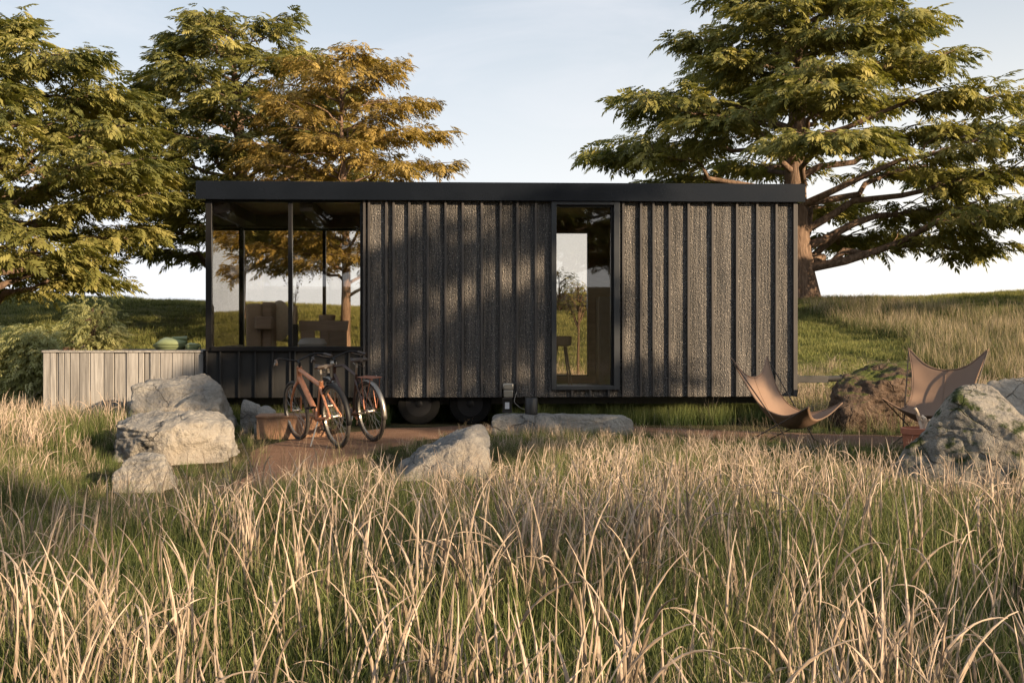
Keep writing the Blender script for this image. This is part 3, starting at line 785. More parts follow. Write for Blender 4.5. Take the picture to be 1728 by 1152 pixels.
MB().lathe([(.074, 0), (.078, .004), (.078, .19), (.074, .196), (.068, .196), (.066, .18), (0, .18)], 40).obj('canister_body', M['black_metal'], t)
o = MB().tube(catmull([(at(872, 690, 14.5).x, 14.9, .50), (at(868, 676, 14.6).x, 14.75, at(0, 678, 14.6).z), (at(876, 690, 14.5).x, 14.6, at(0, 687, 14.5).z), (at(886, 694, 14.4).x, 14.4, at(0, 691, 14.4).z)], 6), .0022, 6).obj('thin_cable', M['cable'])
tag(o, 'thin pale cable hanging down to the black canister', 'cable')

t = empty('timber_block', (at(482, 745, 13.75).x, 13.75, gh(-2.7, 13.75))); t.rotation_euler = (0, 0, R(4)); tag(t, 'rust brown rectangular block in front of which the orange bicycle stands', 'block')
b = MB(); b.box(-.34, .46, 0, .42, -0.02, .245); b.obj('block_body', M['block'], t, bevel=.012)
b = MB(); b.box(-.35, .47, -.01, .43, .2455, .275); b.obj('lid_board', M['block'], t, bevel=.006)

pp = at(1549, 745, 11.6)
t = empty('red_pot', (pp.x, 11.6, gh(pp.x, 11.6)-0.01)); tag(t, 'small red terracotta pot half hidden behind the mossy right rock', 'pot')
MB().lathe([(.12, 0), (.15, .28), (.165, .285), (.165, .34), (.15, .345), (.14, .30), (0, .29)], 28).obj('pot_body', M['terracotta'], t)
dw = MB(); rr_ = random.Random(5)
for q in range(9):
    a = rr_.uniform(-.5, 2.0); l = rr_.uniform(.12, .26); bx = rr_.uniform(-.04, .1)
    dw.tube([(bx, 0, 0), (bx+.3*l*math.cos(a), rr_.uniform(-.05, .05), l*.5), (bx+l*.8*math.cos(a), rr_.uniform(-.08, .08), l*.9), (bx+l*math.cos(a), 0, l)], [.028, .022, .016, .014], 7)
o = dw.obj('driftwood', M['driftwood']); o.location = (pp.x+.06, 11.6, t.location.z+.295)
tag(o, 'pale branching piece of driftwood standing in the red pot', 'driftwood')

# ------------------------------------------------------------------ butterfly chairs
def cr(P, t):
    n = len(P)-1; f = min(max(t*n, 0), n-1e-9); i = int(f); u = f-i
    a = P[max(i-1, 0)] if i > 0 else 2*P[0]-P[1]; b = P[i]; c = P[i+1]; d = P[i+2] if i+2 <= n else 2*P[n]-P[n-1]
    return 0.5*((2*b)+(-a+c)*u+(2*a-5*b+4*c-d)*u*u+(-a+3*b-3*c+d)*u**3)
def chair(x, y, ang, label, sc=1.0):
    t = empty('butterfly_chair', (x, y, gh(x, y)+0.02), ang); t.scale = (sc, sc, sc)
    tag(t, label, 'chair', 'two tan leather butterfly chairs')
    rows = [
        [(-.40, -.39, .93), (-.355, -.20, .765), (-.345, 0, .715), (-.355, .20, .765), (-.40, .39, .93)],
        [(-.27, -.315, .66), (-.255, -.16, .545), (-.25, 0, .50), (-.255, .16, .545), (-.27, .315, .66)],
        [(-.11, -.285, .445), (-.10, -.15, .325), (-.10, 0, .285), (-.10, .15, .325), (-.11, .285, .445)],
        [(.10, -.285, .355), (.10, -.15, .235), (.10, 0, .205), (.10, .15, .235), (.10, .285, .355)],
        [(.27, -.32, .375), (.26, -.17, .27), (.255, 0, .235), (.26, .17, .27), (.27, .32, .375)],
        [(.46, -.39, .46), (.40, -.20, .345), (.375, 0, .305), (.40, .20, .345), (.46, .39, .46)]]
    rows = [[np.array(p) for p in r_] for r_ in rows]
    n = 36; k = 28; vs = []; fs = []
    for i in range(n+1):
        for j in range(k+1):
            col = [cr(r_, j/k) for r_ in rows]
            vs.append(cr(col, i/n))
    for i in range(n):
        for j in range(k): fs.append((i*(k+1)+j, (i+1)*(k+1)+j, (i+1)*(k+1)+j+1, i*(k+1)+j+1))
    me = bpy.data.meshes.new('sling'); me.from_pydata([tuple(v) for v in vs], [], fs); me.update()
    o = link('sling', me, M['leather'], t, smooth=True)
    sd = o.modifiers.new('s', 'SOLIDIFY'); sd.thickness = 0.007; sd.offset = -1
    # stitched seam and hem
    hem = MB()
    edge = [vs[j] for j in range(k+1)]+[vs[i*(k+1)+k] for i in range(1, n+1)]+[vs[n*(k+1)+j] for j in range(k-1, -1, -1)]+[vs[i*(k+1)] for i in range(n-1, -1, -1)]
    hem.tube([tuple(e) for e in edge], .0065, 6, caps=False); hem.obj('hem', M['leather'], o)
    sm = MB(); sm.tube([tuple(vs[i*(k+1)+k//2]+np.array([0, 0, .003])) for i in range(n+1)], .003, 5); sm.obj('seam', M['leather'], o)
    # two looped steel rods
    fr = MB(); r_ = .0065
    BL, BR, FL, FR = (-.40, .385, .92), (-.40, -.385, .92), (.455, .385, .45), (.455, -.385, .45)
    gFL, gFR, gBL, gBR = (.30, .34, .008), (.30, -.34, .008), (-.36, .30, .008), (-.36, -.30, .008)
    fr.tube([BL, (.20, .27, .08), gFL, (.24, .26, .008), (-.30, -.22, .008), gBR, (-.28, -.27, .06), FR], r_, 8)
    fr.tube([BR, (.20, -.27, .08), gFR, (.24, -.26, .022), (-.30, .22, .022), gBL, (-.28, .27, .06), FL], r_, 8)
    fr.obj('frame', M['rod'], t)
    return t
# left chair: faces right and a little towards the camera
chair(2.97, 12.78, R(-40), 'tan leather butterfly chair on the left, open towards the right', 1.06)
chair(4.70, 12.95, math.atan2(-.82, -.57), 'tan leather butterfly chair on the right, partly behind the mossy rock', 1.13)

# ------------------------------------------------------------------ bicycles
def bike(p_rear, p_front, lean, label, paint, rack, fat):
    rx, ry = p_rear; fx, fy = p_front
    ang = math.atan2(fy-ry, fx-rx)
    t = empty('bicycle', (rx, ry, gh(rx, ry)+0.022)); t.rotation_euler = Euler((0, 0, ang)); 
    t.rotation_euler = (Matrix.Rotation(ang, 3, 'Z') @ Matrix.Rotation(-lean, 3, 'X')).to_euler()
    tag(t, label, 'bicycle', 'two bicycles parked before the cabin')
    rw = 0.345; wb = 1.08
    RA, FA = Vector((0, 0, rw)), Vector((wb, 0, rw)); BB = Vector((.45, 0, .29))
    ST = Vector((.27, 0, .72 if fat else .76)); HT = Vector((.84, 0, .86)); HB = Vector((.885, 0, .70))
    f = MB(); R1 = .026 if fat else .017
    if fat:
        f.tube([HT+Vector((.01, 0, -.03)), ST+Vector((.01, 0, -.06))], R1, 12)
        f.tube([HB+Vector((-.01, 0, .05)), BB], [R1*1.15, R1*1.25], 12)
    else:
        f.tube([HT+Vector((.01, 0, -.03)), Vector((.6, 0, .85)), ST+Vector((0, 0, -.02))], R1, 10)
        f.tube([HB+Vector((-.01, 0, .05)), Vector((.66, 0, .46)), BB], R1, 10)
    f.tube([ST, BB], R1*.95, 12); f.tube([HT, HB], R1*1.2, 12)
    for s_ in (-1, 1):
        f.tube([ST+Vector((.01, s_*.018, -.07)), RA+Vector((.0, s_*.062, .0))], R1*.55, 8)
        f.tube([BB+Vector((0, s_*.03, 0)), RA+Vector((.0, s_*.062, 0))], R1*.6, 8)
    f.tube([BB+Vector((0, -.04, 0)), BB+Vector((0, .04, 0))], .028, 12)
    f.obj('frame', paint, t)
    k = MB()
    for s_ in (-1, 1): k.tube([HB+Vector((.005, s_*.02, -.01)), HB+Vector((.02, s_*.055, -.06)), FA+Vector((-.03, s_*.06, .12)), FA+Vector((0, s_*.06, 0))], [.017, .016, .013, .010] if fat else .011, 8)
    k.tube([HB+Vector((0, -.045, -.02)), HB+Vector((0, .045, -.02))], .018, 8); k.obj('fork', paint, t)
    for nm, A in (('rear', RA), ('front', FA)):
        MX = Matrix.Translation(A) @ Matrix.Rotation(R(90), 4, 'X')
        tr_ = .022
        ty = MB().lathe([(rw-tr_+tr_*math.cos(a), tr_*math.sin(a)) for a in [2*math.pi*i/10 for i in range(10)]], 56, MX, closed=True).obj('wheel', M['tyre'], t)
        MB().lathe([(rw-.042, -.013), (rw-.058, -.011), (rw-.058, .011), (rw-.042, .013)], 56, MX, closed=True).obj('rim', M['alu'], ty)
        MB().lathe([(.012, -.055), (.028, -.035), (.028, -.03), (.016, -.025), (.016, .025), (.028, .03), (.028, .035), (.012, .055)], 16, MX).obj('hub', M['chrome'], ty)
        sp = MB()
        for q in range(28):
            a = 2*math.pi*q/28; s_ = 1 if q % 2 else -1; a2 = a+.5*(1 if q % 4 < 2 else -1)
            sp.tube([MX @ Vector((.026*math.cos(a2), .026*math.sin(a2), s_*.032)), MX @ Vector(((rw-.055)*math.cos(a), (rw-.055)*math.sin(a), 0))], .0016, 4, caps=False)
        sp.obj('spokes', M['chrome'], ty)
        fd = MB(); a0, a1 = (.15, 3.5) if nm == 'rear' else (.5, 2.1); prof = 5; vs = []; fs = []; nn = 24
        for i in range(nn+1):
            a = math.pi-(a0+(a1-a0)*i/nn)+(0.35 if nm == 'rear' else 0)
            for j in range(prof):
                w_ = (j/(prof-1)-.5)*2; rr = rw+.016-.014*w_*w_
                vs.append(A+Vector((rr*math.cos(a), .03*w_, rr*math.sin(a))))
        for i in range(nn):
            for j in range(prof-1): fs.append((i*prof+j, i*prof+j+1, (i+1)*prof+j+1, (i+1)*prof+j))
        if not (fat and nm == 'front'):
            fd.add(vs, fs); fo = fd.obj('fender', M['alu'] if not fat else M['rim'], t); sdm = fo.modifiers.new('s', 'SOLIDIFY'); sdm.thickness = .003
    # seat post and saddle
    MB().tube([ST+Vector((.01, 0, -.03)), ST+Vector((-.045, 0, .13))], .0135, 10).obj('seat_post', M['chrome'], t)
    sa = []; sf = []; n1, n2 = 14, 12; sc_ = ST+Vector((-.045, 0, .155))
    for i in range(n1+1):
        s_ = i/n1; x = -.12+.27*s_; w_ = .085*(1-sstep(.25, .75, s_))+.022; w_ *= math.sqrt(max(.04, 1-(max(0, (.15-s_)/.15))**2))
        if s_ > .92: w_ *= .7
        for j in range(n2):
            a = 2*math.pi*j/n2
            sa.append(sc_+Vector((x, w_*math.cos(a), (.022 if math.sin(a) > 0 else .028)*math.sin(a)+.012*(1-s_)**2+.008*s_)))
    for i in range(n1):
        for j in range(n2): sf.append((i*n2+j, i*n2+(j+1) % n2, (i+1)*n2+(j+1) % n2, (i+1)*n2+j))
    sf += [tuple(range(n2))[::-1], tuple(n1*n2+j for j in range(n2))]
    sad = MB().add(sa, sf).obj('saddle', M['saddle'], t)
    sprg = MB()
    for s_ in (-1, 1):
        pts = [sc_+Vector((-.07+.014*math.cos(q*1.25), s_*.045+.014*math.sin(q*1.25), -.075+.0028*q)) for q in range(22)]
        sprg.tube(pts, .0035, 5)
        sprg.tube([sc_+Vector((-.07, s_*.045, -.075)), sc_+Vector((0, s_*.015, -.05)), sc_+Vector((.11, s_*.01, -.012))], .004, 6)
    sprg.obj('springs', M['chrome'], sad)
    # handlebar
    hb = MB(); top = HT+Vector((-.02, 0, .045))
    hb.tube([HT+Vector((0, 0, -.02)), top, top+Vector((.05, 0, .02))], .014, 10)
    cb = top+Vector((.05, 0, .02))
    for s_ in (-1, 1):
        hb.tube(catmull([cb, cb+Vector((.035, s_*.10, .025)), cb+Vector((.0, s_*.21, .055)), cb+Vector((-.10, s_*.30, .045)), cb+Vector((-.19, s_*.33, .02))], 5), .011, 8)
    hbo = hb.obj('handlebar', M['rim'], t)
    for s_ in (-1, 1):
        MB().tube([cb+Vector((-.09, s_*.295, .046)), cb+Vector((-.21, s_*.335, .016))], [.016, .017], 10).obj('grip', M['saddle'], hbo)
        MB().tube([cb+Vector((-.01, s_*.24, .045)), cb+Vector((-.04, s_*.29, .02)), cb+Vector((-.14, s_*.34, .0))], .006, 6).obj('brake_lever', M['chrome'], hbo)
    # crank
    ck = MB()
    ca = R(-62)
    d = Vector((math.cos(ca), 0, math.sin(ca)))*.165
    ck.tube([BB+Vector((0, -.06, 0)), BB+Vector((0, -.065, 0))+d], .010, 8); ck.tube([BB+Vector((0, .06, 0)), BB+Vector((0, .065, 0))-d], .010, 8)
    cko = ck.obj('crank', M['chrome'], t)
    for s_, dd in ((-1, d), (1, -d)):
        c_ = BB+dd+Vector((0, s_*.11, 0)); pdl = MB(); pdl.box(c_.x-.045, c_.x+.045, c_.y-.045, c_.y+.045, c_.z-.011, c_.z+.011); pdl.obj('pedal', M['rubber'], cko, bevel=.004)
    CR = MB(); MX = Matrix.Translation(BB+Vector((0, -.045, 0))) @ Matrix.Rotation(R(90), 4, 'X')
    CR.lathe([(.075, -.002), (.088, -.002), (.088, .002), (.075, .002)], 32, MX, closed=True)
    for q in range(5):
        a = 2*math.pi*q/5; CR.tube([MX @ Vector((0, 0, 0)), MX @ Vector((.078*math.cos(a), .078*math.sin(a), 0))], .006, 6)
    CR.obj('chainring', M['copper'], cko)
    chn = MB(); chn.tube([BB+Vector((0, -.045, .086)), RA+Vector((0, -.045, .035)), RA+Vector((-.033, -.045, 0)), RA+Vector((0, -.045, -.035)), BB+Vector((0, -.045, -.086))], .0045, 6)
    chn.obj('chain', M['saddle'], t)
    if rack:
        rk = MB(); zr = .735
        for q in (-.06, -.02, .02, .06): rk.tube([(.12, q, zr), (-.24, q, zr)], .0055, 6)
        for q in (.12, -.06, -.24): rk.tube([(q, -.065, zr), (q, .065, zr)], .0055, 6)
        for s_ in (-1, 1):
            rk.tube([(-.20, s_*.06, zr), (-.01, s_*.075, rw+.02)], .005, 6); rk.tube([(.02, s_*.06, zr), (0, s_*.075, rw+.02)], .005, 6)
        rk.obj('rack', M['copper'], t)
        lamp = MB(); lamp.lathe([(.0, 0), (.035, .008), (.038, .05), (.02, .075), (0, .08)], 16, Matrix.Translation(cb+Vector((.03, 0, -.06))) @ Matrix.Rotation(R(-90), 4, 'Y'))
        lamp.obj('headlight', M['chrome'], t)
    ksd = MB(); ksd.tube([BB+Vector((-.06, .04, -.02)), Vector((.33, .04+(.29)*math.tan(lean)+.12, -.0+.0))], .008, 7); ksd.obj('kickstand', M['chrome'], t)
    return t
bike((at(572, 0, 12.65).x, 12.65), (at(506, 0, 13.55).x, 13.55), R(7), 'copper orange bicycle with fat frame tubes, in front of the dark one', M['bike_orange'], False, True)
bike((at(630, 0, 13.25).x, 13.25), (at(562, 0, 14.15).x, 14.15), R(6), 'dark brown bicycle with a rear rack and pale fenders, behind the orange one', M['bike_dark'], True, False)

# ------------------------------------------------------------------ furniture inside
def WL(u, v, z): return W(u, v, z)
def inside(name, px, v, label, cat, rz=0.0):
    u = U(px, v); t = empty(name, W(u, v, 0.458), TH+rz); tag(t, label, cat); return t
def zin(py, v): return EYE-(py-550)*(OY+v)/1975.0-0.458
v_ = 1.25; t = inside('lounge_chair', 440, v_, 'tall beige lounge chair with a square arm behind the corner window', 'chair')
kx = (OY+v_)/1975.0
b = MB(); b.box(-.20, .02, -.10, .42, .12, zin(512, v_)); b.obj('backrest', M['beige'], t, bevel=.05, seg=4)
b = MB(); b.box(.022, .16, -.05, .44, .12, zin(506, v_)-.03); b.obj('side_panel', M['oak'], t, bevel=.03, seg=3)
b = MB(); b.box(-.04, .21, -.30, -.102, zin(556, v_), zin(534, v_)); b.obj('armrest', M['oak'], t, bevel=.03, seg=4)
b = MB(); b.box(-.18, .15, -.28, -.101, .18, .42); b.obj('seat', M['beige'], t, bevel=.04, seg=4)
for q in (-.15, .12):
    MB().box(q-.02, q+.02, -.25, -.21, 0, .178).obj('leg', M['darkwood'], t); MB().box(q-.02, q+.02, .36, .40, 0, .118).obj('leg', M['darkwood'], t)
v_ = 1.6; t = inside('cream_armchair', 470, v_, 'cream chair with a rounded shell back beside the tall beige chair', 'chair')
b = MB(); cz = zin(541, v_)
b.lathe([(0, -.05), (.15, -.045), (.24, -.02), (.27, .0), (.24, .02), (.15, .045), (0, .05)], 40, Matrix.Translation((0, .1, cz)) @ Matrix.Rotation(R(90), 4, 'X') @ Matrix.Diagonal((.62, 1.12, 1, 1)))
b.obj('backrest', M['cream'], t)
b = MB(); b.lathe([(0, .38), (.22, .38), (.25, .42), (.23, .46), (0, .47)], 32, Matrix.Translation((0, -.15, 0))); b.obj('seat', M['cream'], t)
for a in (.8, 2.3, 3.9, 5.5): MB().tube([(.12*math.cos(a), -.15+.12*math.sin(a), .40), (.22*math.cos(a), -.15+.22*math.sin(a), 0)], .01, 8).obj('leg', M['darkwood'], t)
v_ = .55; t = inside('round_pouf', 527, v_, 'white rounded paper lamp standing low behind the window', 'lamp')
hz_ = zin(570, v_)
b = MB(); b.lathe([(.05, .0), (.06, hz_-.2), (.17, hz_-.14), (.20, hz_-.08), (.17, hz_-.02), (.10, hz_), (0, hz_)], 40); b.obj('shade', M['paper'], t)
v_ = 1.2; t = inside('wide_wooden_chair', 546, v_, 'wide brown wooden chair with a curved back rail behind the window', 'chair')
z_t, z_b, z_r = zin(541, v_), zin(558, v_), zin(531, v_)
vs = []; fs = []; n = 20
for i in range(n+1):
    s_ = i/n*2-1; x = .36*s_; y = .10*(1-s_*s_)
    for (dy, zz_) in ((0, z_b), (.03, z_b), (.04, z_t), (0.01, z_t)): vs.append((x*(1.0 if zz_ == z_t else .95), y+dy, zz_))
for i in range(n):
    for j in range(4): fs.append((i*4+j, i*4+(j+1) % 4, (i+1)*4+(j+1) % 4, (i+1)*4+j))
fs += [(0, 1, 2, 3), (n*4+3, n*4+2, n*4+1, n*4)]
MB().add(vs, fs).obj('back_rail', M['oak'], t, bevel=.006)
b = MB(); b.box(-.055, .055, .10, .135, .40, z_b-.001); b.obj('back_post', M['oak'], t)
MB().box(-.33, -.13, .02, .055, .36, z_b-.002).obj('side_panel', M['oak'], t, bevel=.004); MB().box(.08, .33, .02, .055, .36, z_b-.002).obj('side_panel', M['oak'], t, bevel=.004)
b = MB(); b.box(-.34, .34, -.40, .09, .33, .395); b.obj('seat', M['oak'], t, bevel=.02)
for q in (-.29, .29):
    for r_ in (-.36, .03): MB().box(q-.025, q+.025, r_-.025, r_+.025, 0, .329).obj('leg', M['oak'], t)
v_ = 1.75; t = inside('wooden_stump', 552, v_, 'small pale round stool standing behind the wide wooden chair', 'stool')
b = MB(); b.lathe([(.10, 0), (.09, .3), (.12, zin(531, v_)-.06), (.125, zin(531, v_)), (0, zin(531, v_))], 28); b.obj('stool_body', M['beige'], t)
v_ = .95; t = inside('vase_pedestal', 497, v_, 'black pedestal carrying a slim beige vase by the window mullion', 'pedestal')
b = MB(); b.box(-.045, .045, -.045, .045, 0, zin(547, v_)); b.obj('pedestal_body', M['darkwood'], t)
zp = t.location.z+zin(547, v_)
vt = empty('branch_vase', (t.location.x, t.location.y, zp+.001), 0); tag(vt, 'slim beige vase with bare twigs standing on the black pedestal', 'vase')
MB().lathe([(.03, 0), (.045, .05), (.05, .12), (.035, .22), (.045, .26), (.04, .26), (.03, .22), (0, .2)], 24).obj('vase_body', M['beige'], vt)
tw = MB(); rr_ = random.Random(3)
for q in range(6):
    a = rr_.uniform(0, 6.28); l = rr_.uniform(.35, .6); lean_ = rr_.uniform(.1, .3)
    pts = [Vector((0, 0, .2)), Vector((lean_*.3*math.cos(a), lean_*.3*math.sin(a), .2+l*.5)), Vector((lean_*math.cos(a), lean_*math.sin(a), .2+l))]
    tw.tube(pts, [.004, .003, .0015], 5)
    for w_ in range(9):
        p = pts[0].lerp(pts[2], .35+.07*w_); aa = rr_.uniform(0, 6.28); e = p+Vector((.05*math.cos(aa), .05*math.sin(aa), .03)); s2 = Vector((-math.sin(aa), math.cos(aa), 0))*.009
        m_ = (p+e)/2; tw.add([p, m_+s2, e, m_-s2], [(0, 1, 2, 3)])
tw.obj('twigs', M['bark_thin'], vt)
# bar stool seen through the door
v_ = 1.5; t = inside('bar_stool', 946, v_, 'pale wooden stool with splayed legs seen through the glass door', 'stool')
b = MB(); b.lathe([(0, zin(584, v_)), (.13, zin(584, v_)), (.16, zin(582, v_)), (.165, zin(569, v_)), (.15, zin(567, v_)), (0, zin(570, v_))], 32); b.obj('seat', M['beige'], t)
hh_ = zin(584, v_)
for a in (.5, 2.1, 3.7, 5.3):
    MB().tube([(.09*math.cos(a), .09*math.sin(a), hh_), (.20*math.cos(a), .20*math.sin(a), 0)], [.016, .011], 8).obj('leg', M['beige'], t)
b = MB(); b.lathe([(.155, .17), (.163, .17), (.163, .178), (.155, .178)], 32, closed=True); b.obj('foot_ring', M['beige'], t)
v_ = 1.9; t = inside('grey_cuboid', 1024, v_, 'pale grey cabinet on the back wall seen through the door', 'cuboid')  # plain box in place of an unidentified pale grey panel
b = MB(); b.box(-.13, .35, -.1, .38, 0, zin(500, v_)); b.obj('cuboid_body', M['floor'], t, bevel=.01)
b = MB(); b.box(-.10, .32, -.118, -.1005, .05, zin(530, v_)); b.obj('cuboid_front', M['floor'], t, bevel=.004)

# ------------------------------------------------------------------ trees
def frond_template(pairs=5, Lr=0.5, droop=0.25, seed=0):
    r = np.random.default_rng(seed)
    Q = []
    for i in range(pairs):
        s = 0.18+0.8*i/pairs
        for sd in (-1, 1):
            base = np.array([s*Lr, 0, -droop*Lr*s*s])
            ang = R(62-30*s)+r.normal(0, .12); ll = Lr*(0.50-0.30*abs(s-.35))*r.uniform(.8, 1.15)
            d = np.array([math.cos(ang), sd*math.sin(ang), -0.30-0.25*s]); d /= np.linalg.norm(d)
            w = ll*0.17; n = np.array([-math.sin(ang)*sd, math.cos(ang), 0.25*r.normal()]); n /= np.linalg.norm(n)
            mid = base+d*ll*0.45+np.array([0, 0, .02])
            Q.append([base, mid+n*w, base+d*ll, mid-n*w])
    base = np.array([Lr*.9, 0, -droop*Lr*.8]); d = np.array([.9, 0, -.45]); ll = Lr*.38; n = np.array([0, 1, 0]); w = ll*.2
    Q.append([base, base+d*ll*.45+n*w, base+d*ll, base+d*ll*.45-n*w])
    return np.array(Q)            # (k,4,3)
TPL = [frond_template(5, .5, .25, s) for s in range(3)]+[frond_template(4, .42, .5, 7)]
CURL = [frond_template(4, .30, .9, 11), frond_template(4, .34, 1.1, 12)]

def limb_pts(p0, p1, sag, n=7, wob=0.1, r=None):
    r = r or random
    out_ = []
    ax_ = (p1-p0)
    for i in range(n+1):
        s_ = i/n
        p = p0+ax_*s_+Vector((0, 0, sag*math.sin(math.pi*s_)))
        if 0 < i < n: p += Vector((r.gauss(0, wob), r.gauss(0, wob), r.gauss(0, wob*.6)))
        out_.append(p)
    return out_
def make_tree(name, loc, label, prof, trunk_r, trunk_top, nlimb, leafmat, seed, group=None, fr_scale=1.0, pads=1.0, tpl=None, barkm=None, zlow=None, lean=0.0, q0=.30, gap=0.0, rise=0.22, cat='tree', per_pad=15, padr=0.75, biasr=0.0):
    r = random.Random(seed); nr = np.random.default_rng(seed)
    t = empty(name, (loc[0], loc[1], gh(loc[0], loc[1])-0.15)); tag(t, label, cat, group)
    zs_ = [p[0] for p in prof]; rs_ = [p[1] for p in prof]
    mb = MB(); top = trunk_top
    tp = []; tr_ = []
    nseg = 12
    for i in range(nseg+1):
        s_ = i/nseg; z = top*s_
        tp.append(Vector((lean*s_+.10*trunk_r*5*math.sin(s_*5+seed), .12*trunk_r*5*math.cos(s_*4+seed), z)))
        fl = 1+0.45*math.exp(-z/(trunk_r*2.2))
        tr_.append(trunk_r*fl*(1-s_)**0.75+0.015)
    mb.tube(tp, tr_, 16)
    pad = []   # centre, direction, radius
    for i in range(nlimb):
        s_ = (i+.5)/nlimb; z_end = zs_[0]+(zs_[-1]-zs_[0])*(s_**0.92)
        phi = i*2.39996+r.uniform(-.3, .3)
        if z_end < gap and math.sin(phi) < -.35 and math.cos(phi) < .75: continue
        Re = float(np.interp(z_end, zs_, rs_))*r.uniform(.74, 1.06)*(1+biasr*math.cos(phi))
        z_st = max(zs_[0]*.72, z_end-Re*rise-r.uniform(0, .4)); z_st = min(z_st, top*.97)
        k = z_st/top*nseg; a = tp[min(int(k), nseg)]
        rb = max(.02, tr_[min(int(k), nseg)]*.30)
        p0 = Vector((a.x, a.y, z_st)); p1 = Vector((a.x+Re*math.cos(phi), a.y+Re*math.sin(phi), z_end))
        pts = limb_pts(p0, p1, Re*.07, 7, .035*Re, r)
        mb.tube(pts, [rb*(1-.85*j/7)+.008 for j in range(8)], 7)
        nsec = max(3, int(Re*2.1*pads))
        for j in range(nsec):
            qq = q0 if s_ < .45 else .3; q = qq+(1-qq)*(j+.6)/nsec; q = min(q, .995); ff = q*7; i0 = int(ff); c_ = pts[i0].lerp(pts[min(i0+1, 7)], ff-i0)
            sd = 1 if j % 2 else -1; ln = Re*(.16+.34*(1-q))*r.uniform(.6, 1.25)+.12
            an = phi+sd*R(r.uniform(30, 75))
            e = c_+Vector((ln*math.cos(an), ln*math.sin(an), ln*r.uniform(-.08, .34)))
            mb.tube(limb_pts(c_, e, ln*.08, 3, .03*ln, r), [.022*(.4+Re*.13)*(1-.29*w_) for w_ in range(4)], 4, caps=False)
            pad.append((c_.lerp(e, .55), an, 1)); pad.append((e, an, 1))
            if r.random() < .5: pad.append((c_, phi, .8))
        pad.append((p1, phi, 1))
    for q in range(6): pad.append((Vector((tp[-1].x+r.gauss(0, .2), tp[-1].y+r.gauss(0, .2), zs_[-1]-.1-q*.22)), r.uniform(0, 6.28), .8))
    trunk = mb.obj('trunk', barkm or M['bark'], t, autos=60)
    # fronds
    T = tpl or TPL; V = []; A = []
    nf = int(per_pad)
    for c_, an, ps in pad:
        pv_ = nr.uniform(.0, 1.0); tilt = nr.normal(0, .10)
        cnt = max(4, int(nf*nr.uniform(.7, 1.25)*ps))
        rad = np.sqrt(nr.uniform(0, 1, cnt))*padr*fr_scale*.62*ps; th_ = nr.uniform(0, 2*math.pi, cnt)
        ox = rad*np.cos(th_); oy = rad*np.sin(th_)
        oz = nr.normal(0, .07, cnt)-rad*rad*.20/max(.3, fr_scale*padr)+tilt*ox
        yaw = np.arctan2(oy*1.0+math.sin(an)*.5*padr, ox*1.0+math.cos(an)*.5*padr)+nr.normal(0, .35, cnt)
        pitch = nr.normal(.05, .26, cnt)+.25*rad/max(.1, padr); roll = nr.normal(0, .38, cnt)
        sc = fr_scale*nr.uniform(.5, 1.35, cnt)*nr.uniform(.8, 1.15)
        ti = nr.integers(0, len(T), cnt)
        for k in range(cnt):
            cyy, syy = math.cos(yaw[k]), math.sin(yaw[k]); cp, sp_ = math.cos(pitch[k]), math.sin(pitch[k]); crr, srr = math.cos(roll[k]), math.sin(roll[k])
            Rz = np.array([[cyy, -syy, 0], [syy, cyy, 0], [0, 0, 1]]); Ry = np.array([[cp, 0, sp_], [0, 1, 0], [-sp_, 0, cp]]); Rx = np.array([[1, 0, 0], [0, crr, -srr], [0, srr, crr]])
            q = T[ti[k]].reshape(-1, 3)*sc[k] @ (Rz @ Ry @ Rx).T+np.array([c_.x+ox[k], c_.y+oy[k], c_.z+oz[k]])
            V.append(q); A.append(np.full(len(q), np.clip(.5*pv_+.5*nr.uniform(), 0, 1)))
    V = np.concatenate(V); A = np.concatenate(A)
    F = np.arange(len(V)).reshape(-1, 4)
    me = np_mesh('crown', V, F, {'v': A})
    link('crown', me, leafmat, t)
    return t
def copy_tree(o, parent=None):
    c = o.copy(); C.objects.link(c); c.parent = parent
    for ch_ in list(o.children): copy_tree(ch_, c)
    return c

t4 = make_tree('tree', (at(1356, 0, 40).x, 40.3), 'huge green tree on the hill behind the right end of the cabin', [(1.7, 6.2), (2.6, 7.2), (4.4, 7.2), (6.4, 6.7), (7.6, 5.5), (9, 4.4), (10.4, 3.3), (12, 2.5), (13.6, 1.3)], .47, 13.0, 66, M['leaf_green'], 41, q0=.5, gap=4.6, fr_scale=1.05, per_pad=14, padr=.85, biasr=.13)
t1 = make_tree('tree', (-12.3, 27), 'broad green tree at the left picture edge above the planter', [(2.1, 3.8), (3.2, 4.8), (4.8, 4.8), (5.6, 4.4), (6.7, 3.4), (7.4, 2.3), (8.0, 1.3), (8.4, .5)], .30, 7.9, 52, M['leaf_green'], 42, fr_scale=.76, per_pad=18, padr=.75)
t2 = make_tree('tree', (at(398, 0, 33).x, 33), 'tall green tree behind the left end of the cabin roof', [(1.9, 3.2), (3.2, 3.9), (5, 3.9), (6.3, 3.3), (7.3, 2.5), (8.2, 1.8), (8.8, 1.0)], .28, 8.4, 44, M['leaf_mid'], 43, fr_scale=.76, per_pad=18, padr=.7)
t3 = make_tree('tree', (at(580, 0, 29).x, 29), 'orange brown autumn tree rising behind the cabin roof', [(2.1, 1.9), (3.2, 2.3), (4.8, 2.55), (5.9, 2.5), (6.6, 2.1), (7.2, 1.5), (7.65, .8)], .12, 7.1, 46, M['leaf_orange'], 44, fr_scale=.60, per_pad=22, padr=.72, tpl=CURL+TPL[:1])
